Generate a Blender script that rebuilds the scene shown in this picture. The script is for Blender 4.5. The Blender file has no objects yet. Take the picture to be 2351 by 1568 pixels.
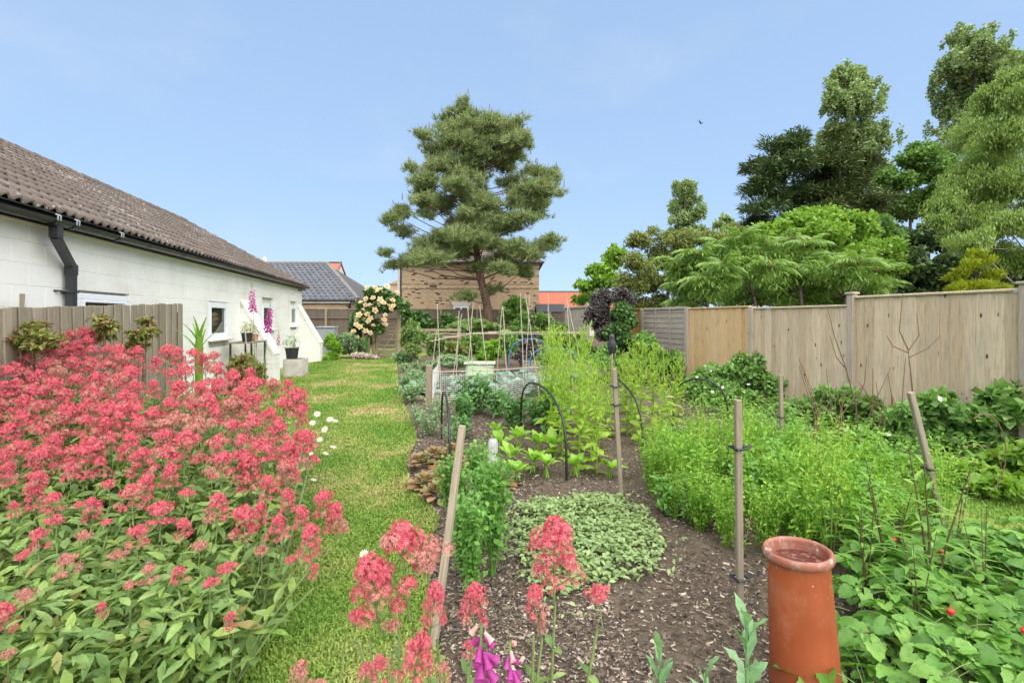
import bpy, math, random
import numpy as np
from mathutils import Vector, Matrix, Euler

# ------------------------------------------------------------------ camera, sky, sun, exposure
SC = bpy.context.scene
COL = SC.collection
F, CX, HY, EYE = 1110.0, 1175.5, 732.0, 1.5          # photograph measured at 2351 px width
TH = math.atan((CX - 955.0) / F)                     # camera turned right of the building line
CT, ST = math.cos(TH), math.sin(TH)
cam_d = bpy.data.cameras.new('camera'); cam = bpy.data.objects.new('camera', cam_d); COL.objects.link(cam)
cam.location = (0, 0, EYE); cam.rotation_euler = (math.pi / 2, 0, -TH)
cam_d.sensor_width = 36.0; cam_d.lens = 36.0 * F / 2351.0
cam_d.shift_y = -(784.0 - HY) / 2351.0
cam_d.clip_start = 0.05; cam_d.clip_end = 2000
SC.camera = cam

SUN_EL, SUN_AZ = math.radians(62), math.radians(165)   # azimuth clockwise from +Y
wd = bpy.data.worlds.new('World'); SC.world = wd; wd.use_nodes = True
wn = wd.node_tree.nodes; wl = wd.node_tree.links
bg = wn['Background']; sky = wn.new('ShaderNodeTexSky'); sky.sky_type = 'NISHITA'; sky.sun_disc = False
sky.sun_elevation = SUN_EL; sky.sun_rotation = SUN_AZ
sky.air_density = 1.0; sky.dust_density = 0.0; sky.ozone_density = 3.0
gam = wn.new('ShaderNodeGamma'); gam.inputs[1].default_value = 0.26; wl.new(sky.outputs[0], gam.inputs[0])   # thin even haze: softer gradient
tin = wn.new('ShaderNodeMix'); tin.data_type = 'RGBA'; tin.blend_type = 'MULTIPLY'; tin.inputs[0].default_value = 1.0; tin.inputs[7].default_value = (1.78, 2.30, 3.0, 1)
wl.new(gam.outputs[0], tin.inputs[6])
wtc = wn.new('ShaderNodeTexCoord'); wmp = wn.new('ShaderNodeMapping'); wmp.inputs['Scale'].default_value = (1, 1, 2.2); wl.new(wtc.outputs['Generated'], wmp.inputs[0])
wno = wn.new('ShaderNodeTexNoise'); wno.inputs['Scale'].default_value = 2.6; wno.inputs['Detail'].default_value = 6; wno.inputs['Roughness'].default_value = .55; wl.new(wmp.outputs[0], wno.inputs['Vector'])
wrp = wn.new('ShaderNodeValToRGB'); wrp.color_ramp.elements[0].position = .52; wrp.color_ramp.elements[1].position = .8; wrp.color_ramp.elements[1].color = (.30, .30, .30, 1); wl.new(wno.outputs[0], wrp.inputs[0])
cld = wn.new('ShaderNodeMix'); cld.data_type = 'RGBA'; cld.inputs[7].default_value = (3.6, 3.9, 4.2, 1); wl.new(wrp.outputs[0], cld.inputs[0]); wl.new(tin.outputs[2], cld.inputs[6])   # faint wisps
wl.new(cld.outputs[2], bg.inputs[0]); bg.inputs[1].default_value = 0.10
sun_d = bpy.data.lights.new('sun', 'SUN'); sun = bpy.data.objects.new('sun', sun_d); COL.objects.link(sun)
sun_d.energy = 3.8; sun_d.angle = math.radians(115); sun_d.color = (1.0, 0.94, 0.84)
sd = Vector((math.sin(SUN_AZ) * math.cos(SUN_EL), math.cos(SUN_AZ) * math.cos(SUN_EL), math.sin(SUN_EL)))
sun.rotation_euler = sd.to_track_quat('Z', 'Y').to_euler()
vs = SC.view_settings; vs.view_transform = 'Standard'; vs.look = 'None'; vs.gamma = 1.0; vs.exposure = 1.15
try: vs.use_curve_mapping = False
except Exception: pass
SC.cycles.max_bounces = 8; SC.cycles.transparent_max_bounces = 8

# ------------------------------------------------------------------ helpers
rng = np.random.default_rng(11); random.seed(5)
R = math.radians
def P(px, py, Z):
    """world point seen at photo position (px,py), Z metres in front of the camera"""
    xc = (px - CX) / F * Z
    return np.array((xc * CT + Z * ST, -xc * ST + Z * CT, EYE + (HY - py) / F * Z))
def G(px, py, z=0.0):
    return P(px, py, (EYE - z) * F / (py - HY))
def mpp(Z): return Z / F

def np_mesh(name, parts, mats, smooth=True):
    """parts: list of (V[n,3], F[m,k], material index)"""
    me = bpy.data.meshes.new(name)
    V = np.concatenate([np.asarray(p[0], np.float64).reshape(-1, 3) for p in parts])
    idx, st, mi, off, lo = [], [], [], 0, 0
    for p in parts:
        f = np.asarray(p[1], np.int64); k = f.shape[1]
        idx.append((f + off).ravel()); st.append(lo + np.arange(len(f)) * k); lo += f.size
        mi.append(np.full(len(f), p[2] if len(p) > 2 else 0, np.int32)); off += len(np.asarray(p[0]).reshape(-1, 3))
    idx = np.concatenate(idx).astype(np.int32); st = np.concatenate(st).astype(np.int32); mi = np.concatenate(mi)
    me.vertices.add(len(V)); me.vertices.foreach_set('co', V.astype(np.float32).ravel())
    me.loops.add(len(idx)); me.loops.foreach_set('vertex_index', idx)
    me.polygons.add(len(st)); me.polygons.foreach_set('loop_start', st)
    me.polygons.foreach_set('material_index', mi)
    me.polygons.foreach_set('use_smooth', np.full(len(st), bool(smooth)))
    me.update(calc_edges=True); me.validate()
    for m in (mats if isinstance(mats, (list, tuple)) else [mats]): me.materials.append(m)
    return me
def link(name, me, parent=None, loc=None, mat=None):
    o = bpy.data.objects.new(name, me); COL.objects.link(o)
    if parent is not None: o.parent = parent
    if mat is not None: o.matrix_local = mat
    elif loc is not None: o.location = loc
    return o
LABELS = {}
def tag(o, label=None, cat=None, group=None, kind=None):
    if label: o['label'] = label
    if cat: o['category'] = cat
    if group: o['group'] = group
    if kind: o['kind'] = kind
    return o
def thing(name, label, cat, loc=(0, 0, 0), rz=0.0, group=None):
    o = bpy.data.objects.new(name, None); COL.objects.link(o); o.empty_display_size = 0.1
    o.location = loc; o.rotation_euler = (0, 0, rz)
    return tag(o, label, cat, group)

class B:
    """collects shapes into one mesh"""
    def __init__(s): s.p = []
    def add(s, V, Fc, m=0): s.p.append((np.asarray(V, float), np.asarray(Fc), m)); return s
    def box(s, c, d, rot=None, m=0):
        v = np.array([(x, y, z) for z in (-.5, .5) for y in (-.5, .5) for x in (-.5, .5)]) * np.array(d)
        if rot is not None: v = v @ np.array(Euler(rot).to_matrix()).T
        return s.add(v + np.array(c), [(0, 2, 3, 1), (4, 5, 7, 6), (0, 1, 5, 4), (2, 6, 7, 3), (0, 4, 6, 2), (1, 3, 7, 5)], m)
    def bbox(s, c, d, bev=.006, rot=None, m=0):
        """box with chamfered edges"""
        hx, hy, hz = np.array(d) / 2; b = min(bev, hx * .49, hy * .49, hz * .49); v = []; ids = {}
        for sx in (-1, 1):
            for sy in (-1, 1):
                for sz in (-1, 1):
                    for a, q in enumerate(((hx, hy - b, hz - b), (hx - b, hy, hz - b), (hx - b, hy - b, hz))):
                        ids[(sx, sy, sz, a)] = len(v); v.append((sx * q[0], sy * q[1], sz * q[2]))
        fs, tr = [], []
        for a in range(3):
            o1, o2 = [(1, 2), (0, 2), (0, 1)][a]
            for sg in (-1, 1):
                q = []
                for u, w in ((-1, -1), (1, -1), (1, 1), (-1, 1)):
                    k = [0, 0, 0]; k[a] = sg; k[o1] = u; k[o2] = w; q.append(ids[(*k, a)])
                fs.append(q)
        for a in range(3):
            o1, o2 = [(1, 2), (0, 2), (0, 1)][a]
            for u in (-1, 1):
                for w in (-1, 1):
                    k0 = [0, 0, 0]; k1 = [0, 0, 0]; k0[a] = -1; k1[a] = 1
                    for k in (k0, k1): k[o1] = u; k[o2] = w
                    fs.append([ids[(*k0, o1)], ids[(*k1, o1)], ids[(*k1, o2)], ids[(*k0, o2)]])
        for sx in (-1, 1):
            for sy in (-1, 1):
                for sz in (-1, 1): tr.append([ids[(sx, sy, sz, a)] for a in range(3)])
        v = np.array(v)
        if rot is not None: v = v @ np.array(Euler(rot).to_matrix()).T
        s.add(v + np.array(c), fs, m); return s.add(v + np.array(c), tr, m)
    def tube(s, pts, rad, n=6, m=0, cap=True):
        V, Fq, T = tube(pts, rad, n, cap); s.add(V, Fq, m)
        if len(T): s.p.append((V, T, m))
        return s
    def lathe(s, prof, n=24, m=0, c=(0, 0, 0)):
        a = np.arange(n) * 2 * math.pi / n; V = []
        for r, z in prof: V.append(np.stack([r * np.cos(a), r * np.sin(a), np.full(n, z)], 1))
        V = np.concatenate(V) + np.array(c); q = []
        for i in range(len(prof) - 1):
            for j in range(n): k = (j + 1) % n; q.append((i * n + j, i * n + k, (i + 1) * n + k, (i + 1) * n + j))
        return s.add(V, q, m)
    def prism(s, poly, h, axis=2, m=0):
        """poly: 2D outline, extruded h along axis"""
        n = len(poly); o = [[1, 2], [0, 2], [0, 1]][axis]; V = np.zeros((2 * n, 3))
        for i, p in enumerate(poly):
            V[i, o[0]], V[i, o[1]], V[i, axis] = p[0], p[1], h[0]
            V[i + n, o[0]], V[i + n, o[1]], V[i + n, axis] = p[0], p[1], h[1]
        s.add(V, [(i, (i + 1) % n, (i + 1) % n + n, i + n) for i in range(n)], m)
        s.add(V, [list(range(n))[::-1]], m); return s.add(V, [list(range(n, 2 * n))], m)
    def mesh(s, name, mats, smooth=False): return np_mesh(name, s.p, mats, smooth)
    def build(s, name, mats, parent=None, loc=None, smooth=False, kind=None, label=None):
        o = link(name, s.mesh(name, mats, smooth), parent, loc)
        return tag(o, label=label, kind=kind)

def tube(pts, rad, n=6, cap=True):
    p = np.asarray(pts, float); k = len(p)
    r = np.full(k, rad) if np.isscalar(rad) else np.asarray(rad, float)
    d = np.gradient(p, axis=0) if k > 2 else np.repeat((p[1] - p[0])[None], 2, 0)
    d /= np.linalg.norm(d, axis=1)[:, None] + 1e-9
    up = np.array((0.31, 0.95, 0.05)) if abs(d[0][2]) > .7 else np.array((0., 0., 1.))
    u = np.cross(d, up); u /= np.linalg.norm(u, axis=1)[:, None] + 1e-9; w = np.cross(u, d)
    a = np.arange(n) * 2 * math.pi / n
    V = (p[:, None] + r[:, None, None] * (np.cos(a)[None, :, None] * u[:, None] + np.sin(a)[None, :, None] * w[:, None])).reshape(-1, 3)
    i = np.arange(k - 1)[:, None] * n; j = np.arange(n)[None]; jn = (j + 1) % n
    Fq = np.stack([i + j, i + jn, i + n + jn, i + n + j], -1).reshape(-1, 4)
    T = []
    if cap:
        for b0 in (0, (k - 1) * n): T += [(b0, b0 + q, b0 + q + 1) for q in range(1, n - 1)]
    return V, Fq, np.array(T, int).reshape(-1, 3)

# leaf shapes lie along +Y from the origin, face +Z
def leafT(n=3, w=.45, fold=.25, droop=.25, peak=.4, wav=0.0):
    V = []
    for i in range(n + 1):
        t = i / n; h = .5 * w * (max(t, .03) / peak if t < peak else max(1 - ((t - peak) / (1 - peak)) ** 1.6, .02)) ** .8
        h = max(h, .012); z = -droop * t * t; wz = wav * math.sin(i * 2.6)
        V += [(-h, t, z + fold * h + wz), (0, t, z), (h, t, z + fold * h - wz)]
    q = []
    for i in range(n):
        a = i * 3; q += [(a, a + 1, a + 4, a + 3), (a + 1, a + 2, a + 5, a + 4)]
    return np.array(V), np.array(q)
L2 = leafT(2); L3 = leafT(3); L4 = leafT(4, .5, .2, .45)
QD = (np.array([(-.28, .45, .06), (0, 0, 0), (.28, .45, .06), (0, 1, -.1)]), np.array([(1, 2, 3, 0)]))   # cheap far leaf
QR = (np.array([(-.42, .5, .05), (0, 0, 0), (.42, .5, .05), (0, 1, -.12)]), np.array([(1, 2, 3, 0)]))
NEEDLE = (np.array([(-.018, 0, 0), (.018, 0, 0), (0, 1, 0)]), np.array([(0, 1, 2)]))

def rots(yaw, pit, rol):
    cy, sy, cp, sp, cr, sr = np.cos(yaw), np.sin(yaw), np.cos(pit), np.sin(pit), np.cos(rol), np.sin(rol)
    z = np.zeros_like(cy); o = z + 1
    A = np.stack([cy, -sy, z, sy, cy, z, z, z, o], -1).reshape(-1, 3, 3)
    Bx = np.stack([o, z, z, z, cp, -sp, z, sp, cp], -1).reshape(-1, 3, 3)
    C = np.stack([cr, z, sr, z, o, z, -sr, z, cr], -1).reshape(-1, 3, 3)
    return A @ Bx @ C
def scat(T, pos, yaw, pit, rol, sc):
    Tv, Tf = T; n = len(pos); m = len(Tv); sc = np.broadcast_to(np.asarray(sc, float), (n,))
    V = np.einsum('nij,nmj->nmi', rots(yaw, pit, rol), Tv[None] * sc[:, None, None]) + np.asarray(pos)[:, None]
    Fc = (Tf[None] + (np.arange(n) * m)[:, None, None]).reshape(-1, Tf.shape[1])
    return V.reshape(-1, 3), Fc
def rnd(n, a=0., b=1.): return rng.uniform(a, b, n)
def inpoly(x, y, poly):
    x = np.asarray(x); y = np.asarray(y); r = np.zeros(x.shape, bool); n = len(poly)
    for i in range(n):
        x1, y1 = poly[i][:2]; x2, y2 = poly[(i + 1) % n][:2]
        c = ((y1 > y) != (y2 > y)) & (x < (x2 - x1) * (y - y1) / (y2 - y1 + 1e-12) + x1); r ^= c
    return r

# ------------------------------------------------------------------ materials
def mat_base(name):
    m = bpy.data.materials.new(name); m.use_nodes = True
    t = m.node_tree; return m, t, t.nodes['Principled BSDF']
def ramp(t, fac, stops):
    r = t.nodes.new('ShaderNodeValToRGB'); e = r.color_ramp.elements
    while len(e) < len(stops): e.new(.5)
    for q, (p, c) in zip(e, stops): q.position = p; q.color = (*c, 1)
    t.links.new(fac, r.inputs[0]); return r.outputs[0]
def noise(t, scale, detail=3, rough=.6, coord='Object', stretch=None, off=None):
    if coord == 'World': v = t.nodes.new('ShaderNodeNewGeometry').outputs['Position']
    else: v = t.nodes.new('ShaderNodeTexCoord').outputs[coord]
    if stretch is not None or off is not None:
        mp = t.nodes.new('ShaderNodeMapping'); t.links.new(v, mp.inputs[0])
        if stretch is not None: mp.inputs['Scale'].default_value = stretch
        if off is not None: t.links.new(off, mp.inputs['Location'])
        v = mp.outputs[0]
    n = t.nodes.new('ShaderNodeTexNoise'); n.inputs['Scale'].default_value = scale
    n.inputs['Detail'].default_value = detail; n.inputs['Roughness'].default_value = rough
    t.links.new(v, n.inputs['Vector']); return n.outputs[0]
def randfac(t):
    g = t.nodes.new('ShaderNodeNewGeometry'); o = t.nodes.new('ShaderNodeObjectInfo')
    a = t.nodes.new('ShaderNodeMath'); a.operation = 'ADD'; t.links.new(g.outputs['Random Per Island'], a.inputs[0]); t.links.new(o.outputs['Random'], a.inputs[1])
    f = t.nodes.new('ShaderNodeMath'); f.operation = 'FRACT'; t.links.new(a.outputs[0], f.inputs[0]); return f.outputs[0]
def mixc(t, f, a, b, mode='MIX'):
    m = t.nodes.new('ShaderNodeMix'); m.data_type = 'RGBA'; m.blend_type = mode
    for s, v in ((m.inputs[0], f), (m.inputs[6], a), (m.inputs[7], b)):
        if hasattr(v, 'links') or isinstance(v, bpy.types.NodeSocket): t.links.new(v, s)
        elif isinstance(v, (int, float)): s.default_value = v
        else: s.default_value = (*v, 1)
    return m.outputs[2]
def bump(t, bs, h, st=.3, dist=.01):
    b = t.nodes.new('ShaderNodeBump'); b.inputs['Strength'].default_value = st; b.inputs['Distance'].default_value = dist
    t.links.new(h, b.inputs['Height']); t.links.new(b.outputs[0], bs.inputs['Normal'])
def leafmat(name, cols, trans=.3, rough=.5, spec=.3, mott=38.0):
    m, t, bs = mat_base(name)
    n = len(cols); c = ramp(t, randfac(t), [(i / max(n - 1, 1), k) for i, k in enumerate(cols)]) if n > 1 else None
    if c is not None: c = mixc(t, 1.0, c, ramp(t, noise(t, mott, 4, .7, 'World'), [(.30, (.72, .74, .70)), (.5, (1, 1, 1)), (.70, (1.22, 1.18, 1.10))]), 'MULTIPLY')   # blotchy leaf surface
    if c is None: bs.inputs['Base Color'].default_value = (*cols[0], 1)
    else: t.links.new(c, bs.inputs['Base Color'])
    bs.inputs['Roughness'].default_value = rough; bs.inputs['Specular IOR Level'].default_value = spec
    if trans:
        tr = t.nodes.new('ShaderNodeBsdfTranslucent'); mx = t.nodes.new('ShaderNodeMixShader'); mx.inputs[0].default_value = trans
        if c is None: tr.inputs[0].default_value = (*[min(1, k * 1.3) for k in cols[0]], 1)
        else: t.links.new(mixc(t, 1.0, c, (1.3, 1.35, .8), 'MULTIPLY'), tr.inputs[0])
        t.links.new(bs.outputs[0], mx.inputs[1]); t.links.new(tr.outputs[0], mx.inputs[2])
        t.links.new(mx.outputs[0], t.nodes['Material Output'].inputs[0])
    return m
def plain(name, col, rough=.6, metal=0, spec=.4, col2=None, scale=8, bmp=0, stretch=None, coord='Object', lo=.35, hi=.65):
    m, t, bs = mat_base(name); bs.inputs['Base Color'].default_value = (*col, 1)
    bs.inputs['Roughness'].default_value = rough; bs.inputs['Metallic'].default_value = metal; bs.inputs['Specular IOR Level'].default_value = spec
    if col2 is not None:
        n = noise(t, scale, 4, .65, coord, stretch); t.links.new(ramp(t, n, [(lo, col), (hi, col2)]), bs.inputs['Base Color'])
        if bmp: bump(t, bs, n, bmp, .01)
    return m
def woodmat(name, cols, knots=True, axis=2, sc=6.0, grey=None):
    """weathered timber: tone per board, grain along an axis, a few knots"""
    m, t, bs = mat_base(name)
    o = t.nodes.new('ShaderNodeObjectInfo'); rf = randfac(t)
    cx = t.nodes.new('ShaderNodeCombineXYZ'); mu = t.nodes.new('ShaderNodeMath'); mu.operation = 'MULTIPLY'; mu.inputs[1].default_value = 37.0
    t.links.new(rf, mu.inputs[0])
    for i in range(3): t.links.new(mu.outputs[0], cx.inputs[i])
    st = [9.0, 9.0, 9.0]; st[axis] = .7
    n = noise(t, sc, 5, .7, 'Object', st, cx.outputs[0])
    c = ramp(t, rf, [(i / (len(cols) - 1), k) for i, k in enumerate(cols)])
    c = mixc(t, 1.0, c, ramp(t, n, [(.25, (.55, .53, .5)), (.5, (1, 1, 1)), (.75, (1.25, 1.22, 1.18))]), 'MULTIPLY')
    st2 = [3.0, 3.0, 3.0]; st2[axis] = .55
    big = noise(t, 2.0, 3, .6, 'Object', st2, cx.outputs[0])
    c = mixc(t, ramp(t, big, [(.4, (0, 0, 0)), (.7, (.6, .6, .6))]), c, grey or (.30, .28, .25))
    if knots:
        tc = t.nodes.new('ShaderNodeTexCoord'); mp = t.nodes.new('ShaderNodeMapping'); t.links.new(tc.outputs['Object'], mp.inputs[0]); t.links.new(cx.outputs[0], mp.inputs['Location'])
        s3 = [10.0, 10.0, 10.0]; s3[axis] = 4.5; mp.inputs['Scale'].default_value = s3
        vo = t.nodes.new('ShaderNodeTexVoronoi'); vo.inputs['Scale'].default_value = .8; t.links.new(mp.outputs[0], vo.inputs['Vector'])
        k = ramp(t, vo.outputs['Distance'], [(.06, (1, 1, 1)), (.13, (0, 0, 0))])
        c = mixc(t, k, c, (.07, .04, .025))
    t.links.new(c, bs.inputs['Base Color']); bs.inputs['Roughness'].default_value = .85; bs.inputs['Specular IOR Level'].default_value = .2
    bump(t, bs, n, .35, .004); return m

W = {}
W['fence'] = woodmat('weathered_fence', [(.42, .305, .195), (.60, .46, .305), (.48, .365, .24), (.66, .525, .37), (.54, .43, .30)], grey=(.46, .39, .30))
W['fence_new'] = woodmat('newer_fence', [(.54, .34, .15), (.64, .43, .21), (.52, .36, .19), (.62, .45, .25)], grey=(.54, .40, .24))
W['fence_orange'] = woodmat('orange_fence', [(.55, .27, .07), (.60, .32, .10)], grey=(.5, .29, .10))
W['lap'] = woodmat('lap_fence', [(.30, .26, .21), (.36, .31, .25), (.40, .34, .27)], axis=1, knots=False, grey=(.25, .23, .21))
W['old'] = woodmat('old_grey_fence', [(.23, .20, .145), (.30, .255, .185), (.36, .305, .225), (.27, .235, .175)], knots=False, grey=(.22, .19, .145))
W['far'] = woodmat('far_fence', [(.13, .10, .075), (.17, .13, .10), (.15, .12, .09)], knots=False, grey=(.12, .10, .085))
W['post'] = woodmat('fence_post', [(.36, .30, .23), (.44, .37, .28)], knots=False, grey=(.34, .30, .25))
W['stake'] = woodmat('stake_wood', [(.26, .21, .15), (.33, .27, .195)], knots=False, sc=9, grey=(.27, .235, .19))
W['gate'] = woodmat('gate_wood', [(.28, .22, .14), (.34, .27, .18)], knots=False, grey=(.24, .21, .16))
W['cane'] = plain('bamboo_cane', (.50, .43, .33), .6, col2=(.34, .29, .22), scale=12)
W['bark'] = plain('pine_bark', (.20, .115, .075), .95, col2=(.085, .05, .036), scale=7, bmp=.8, stretch=(1, 1, .35))
W['bark2'] = plain('grey_bark', (.13, .105, .08), .95, col2=(.06, .05, .04), scale=9, bmp=.6, stretch=(1, 1, .3))
W['birch'] = plain('birch_bark', (.36, .33, .28), .8, col2=(.22, .19, .16), scale=6, bmp=.3, stretch=(1, 1, 2.5))
W['twig'] = plain('twig', (.14, .075, .045), .8, col2=(.2, .12, .075), scale=20)
W['black'] = plain('black_plastic', (.012, .014, .013), .35, spec=.5)
W['gutter'] = plain('black_gutter', (.022, .024, .026), .32, spec=.5, col2=(.04, .042, .045), scale=5)
W['blue'] = plain('blue_pipe', (.04, .22, .42), .45)
W['upvc'] = plain('white_upvc', (.80, .82, .84), .3, spec=.5)
W['galv'] = plain('galvanised_steel', (.42, .44, .45), .5, metal=.3, col2=(.33, .35, .36), scale=5)
W['wire'] = plain('wire_mesh', (.68, .67, .62), .5)
W['white_fascia'] = plain('white_fascia', (.70, .69, .65), .6, col2=(.60, .58, .53), scale=4)
def glassmat():
    m, t, bs = mat_base('window_glass'); bs.inputs['Base Color'].default_value = (.03, .03, .028, 1); bs.inputs['Roughness'].default_value = .04
    bs.inputs['Specular IOR Level'].default_value = .8; return m
W['glass'] = glassmat()
def wallmat():
    m, t, bs = mat_base('white_painted_block')
    n = noise(t, 1.3, 5, .65, 'World'); n2 = noise(t, 45, 3, .6, 'World'); n3 = noise(t, .5, 3, .5, 'World', (1, 1, 3))
    c = ramp(t, n, [(.3, (.70, .675, .60)), (.5, (.80, .785, .73)), (.7, (.83, .815, .765))])
    c = mixc(t, ramp(t, n3, [(.55, (0, 0, 0)), (.72, (.5, .5, .5))]), c, (.55, .50, .40))
    c = mixc(t, ramp(t, n2, [(.66, (0, 0, 0)), (.74, (.35, .35, .35))]), c, (.4, .38, .33))
    t.links.new(c, bs.inputs['Base Color']); bs.inputs['Roughness'].default_value = .75; bump(t, bs, n2, .25, .004); return m
W['wall'] = wallmat()
W['mortar_white'] = plain('grubby_painted_joint', (.54, .52, .46), .9, col2=(.66, .64, .58), scale=3)
def tilemat(name, cols, lichen, amt, rough=.85):
    m, t, bs = mat_base(name); c = ramp(t, randfac(t), [(i / (len(cols) - 1), k) for i, k in enumerate(cols)])
    tc = t.nodes.new('ShaderNodeNewGeometry'); n = t.nodes.new('ShaderNodeTexNoise'); n.inputs['Scale'].default_value = 17; n.inputs['Detail'].default_value = 6; n.inputs['Roughness'].default_value = .72
    t.links.new(tc.outputs['Position'], n.inputs['Vector'])
    n2 = t.nodes.new('ShaderNodeTexNoise'); n2.inputs['Scale'].default_value = 1.1; n2.inputs['Detail'].default_value = 2; t.links.new(tc.outputs['Position'], n2.inputs['Vector'])
    ad = t.nodes.new('ShaderNodeMath'); ad.operation = 'MULTIPLY_ADD'; ad.inputs[1].default_value = .35; t.links.new(n2.outputs[0], ad.inputs[0]); t.links.new(n.outputs[0], ad.inputs[2])
    c = mixc(t, ramp(t, ad.outputs[0], [(.76 - amt, (0, 0, 0)), (.82 - amt, (.85, .85, .85))]), c, lichen)
    c = mixc(t, ramp(t, n.outputs[0], [(.28, (.6, .6, .6)), (.42, (0, 0, 0))]), c, tuple(k * .55 for k in cols[0]))
    t.links.new(c, bs.inputs['Base Color']); bs.inputs['Roughness'].default_value = rough; bs.inputs['Specular IOR Level'].default_value = .25
    bump(t, bs, n.outputs[0], .5, .006); return m
W['tile'] = tilemat('weathered_brown_tile', [(.115, .09, .074), (.15, .115, .094), (.13, .106, .09), (.17, .135, .112)], (.46, .43, .38), .0)
W['tile_grey'] = tilemat('grey_pantile', [(.10, .105, .12), (.13, .135, .15), (.115, .12, .13)], (.25, .25, .25), -.06, .6)
W['tile_red'] = plain('terracotta_roof', (.50, .17, .10), .8, col2=(.40, .13, .08), scale=6)
W['tile_slate'] = plain('dark_hip_roof', (.08, .075, .075), .8, col2=(.12, .11, .105), scale=4)
def brickmat():
    m, t, bs = mat_base('buff_brick')
    c = ramp(t, randfac(t), [(0, (.10, .07, .055)), (.07, (.16, .10, .07)), (.09, (.52, .37, .23)), (.5, (.62, .46, .29)), (.8, (.58, .42, .27)), (1, (.50, .35, .22))])
    t.links.new(c, bs.inputs['Base Color']); bs.inputs['Roughness'].default_value = .9; bs.inputs['Specular IOR Level'].default_value = .15; return m
W['brick'] = brickmat(); W['mortar'] = plain('mortar', (.60, .51, .39), .95, spec=.1)
W['stone'] = plain('cast_stone', (.62, .57, .46), .85)
W['felt'] = plain('shed_felt', (.06, .06, .065), .9)
def potmat():
    m, t, bs = mat_base('terracotta_pot')
    n = noise(t, 2.2, 4, .6); n2 = noise(t, 30, 4, .7); n3 = noise(t, 9, 5, .6, 'Object', (1, 1, .12))
    c = ramp(t, n, [(.3, (.25, .052, .015)), (.6, (.36, .085, .025))])
    c = mixc(t, ramp(t, n3, [(.45, (0, 0, 0)), (.75, (.5, .5, .5))]), c, (.20, .04, .013))
    c = mixc(t, ramp(t, n2, [(.72, (0, 0, 0)), (.76, (.6, .6, .6))]), c, (.55, .38, .29))
    n4 = noise(t, 5, 6, .7); c = mixc(t, ramp(t, n4, [(.50, (0, 0, 0)), (.72, (.45, .45, .45))]), c, (.44, .20, .12))
    sx = t.nodes.new('ShaderNodeSeparateXYZ'); t.links.new(t.nodes.new('ShaderNodeTexCoord').outputs['Object'], sx.inputs[0]); n5 = noise(t, 24, 5, .7)
    hi = t.nodes.new('ShaderNodeMapRange'); hi.inputs[1].default_value = .36; hi.inputs[2].default_value = .53; t.links.new(sx.outputs[2], hi.inputs[0]); mm = t.nodes.new('ShaderNodeMath'); mm.operation = 'MULTIPLY'; t.links.new(hi.outputs[0], mm.inputs[0]); t.links.new(ramp(t, n5, [(.64, (0, 0, 0)), (.66, (.9, .9, .9))]), mm.inputs[1]); c = mixc(t, mm.outputs[0], c, (.62, .52, .46))
    lo_ = t.nodes.new('ShaderNodeMapRange'); lo_.inputs[1].default_value = .16; lo_.inputs[2].default_value = .0; t.links.new(sx.outputs[2], lo_.inputs[0]); m2 = t.nodes.new('ShaderNodeMath'); m2.operation = 'MULTIPLY'; t.links.new(lo_.outputs[0], m2.inputs[0]); t.links.new(ramp(t, n5, [(.42, (0, 0, 0)), (.6, (.8, .8, .8))]), m2.inputs[1]); c = mixc(t, m2.outputs[0], c, (.11, .07, .045))
    t.links.new(c, bs.inputs['Base Color']); bs.inputs['Roughness'].default_value = .6; bs.inputs['Specular IOR Level'].default_value = .4; bump(t, bs, n3, .12, .004); return m
W['pot'] = potmat()
def rimmat():
    m, t, bs = mat_base('terracotta_rim'); n2 = noise(t, 16, 5, .7)
    c = ramp(t, n2, [(.40, (.30, .085, .045)), (.52, (.27, .105, .07)), (.60, (.34, .19, .14)), (.64, (.62, .52, .45))])
    t.links.new(c, bs.inputs['Base Color']); bs.inputs['Roughness'].default_value = .5; bump(t, bs, n2, .3, .004); return m
W['rim'] = rimmat()
W['potfill'] = plain('wet_pot_fill', (.09, .026, .015), .25, spec=.5, col2=(.30, .14, .10), scale=30, lo=.55, hi=.68, bmp=.5)
W['plastic_pot'] = plain('dark_plant_pot', (.03, .03, .032), .5)
W['terra_small'] = plain('small_terracotta', (.42, .16, .08), .7)

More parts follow.
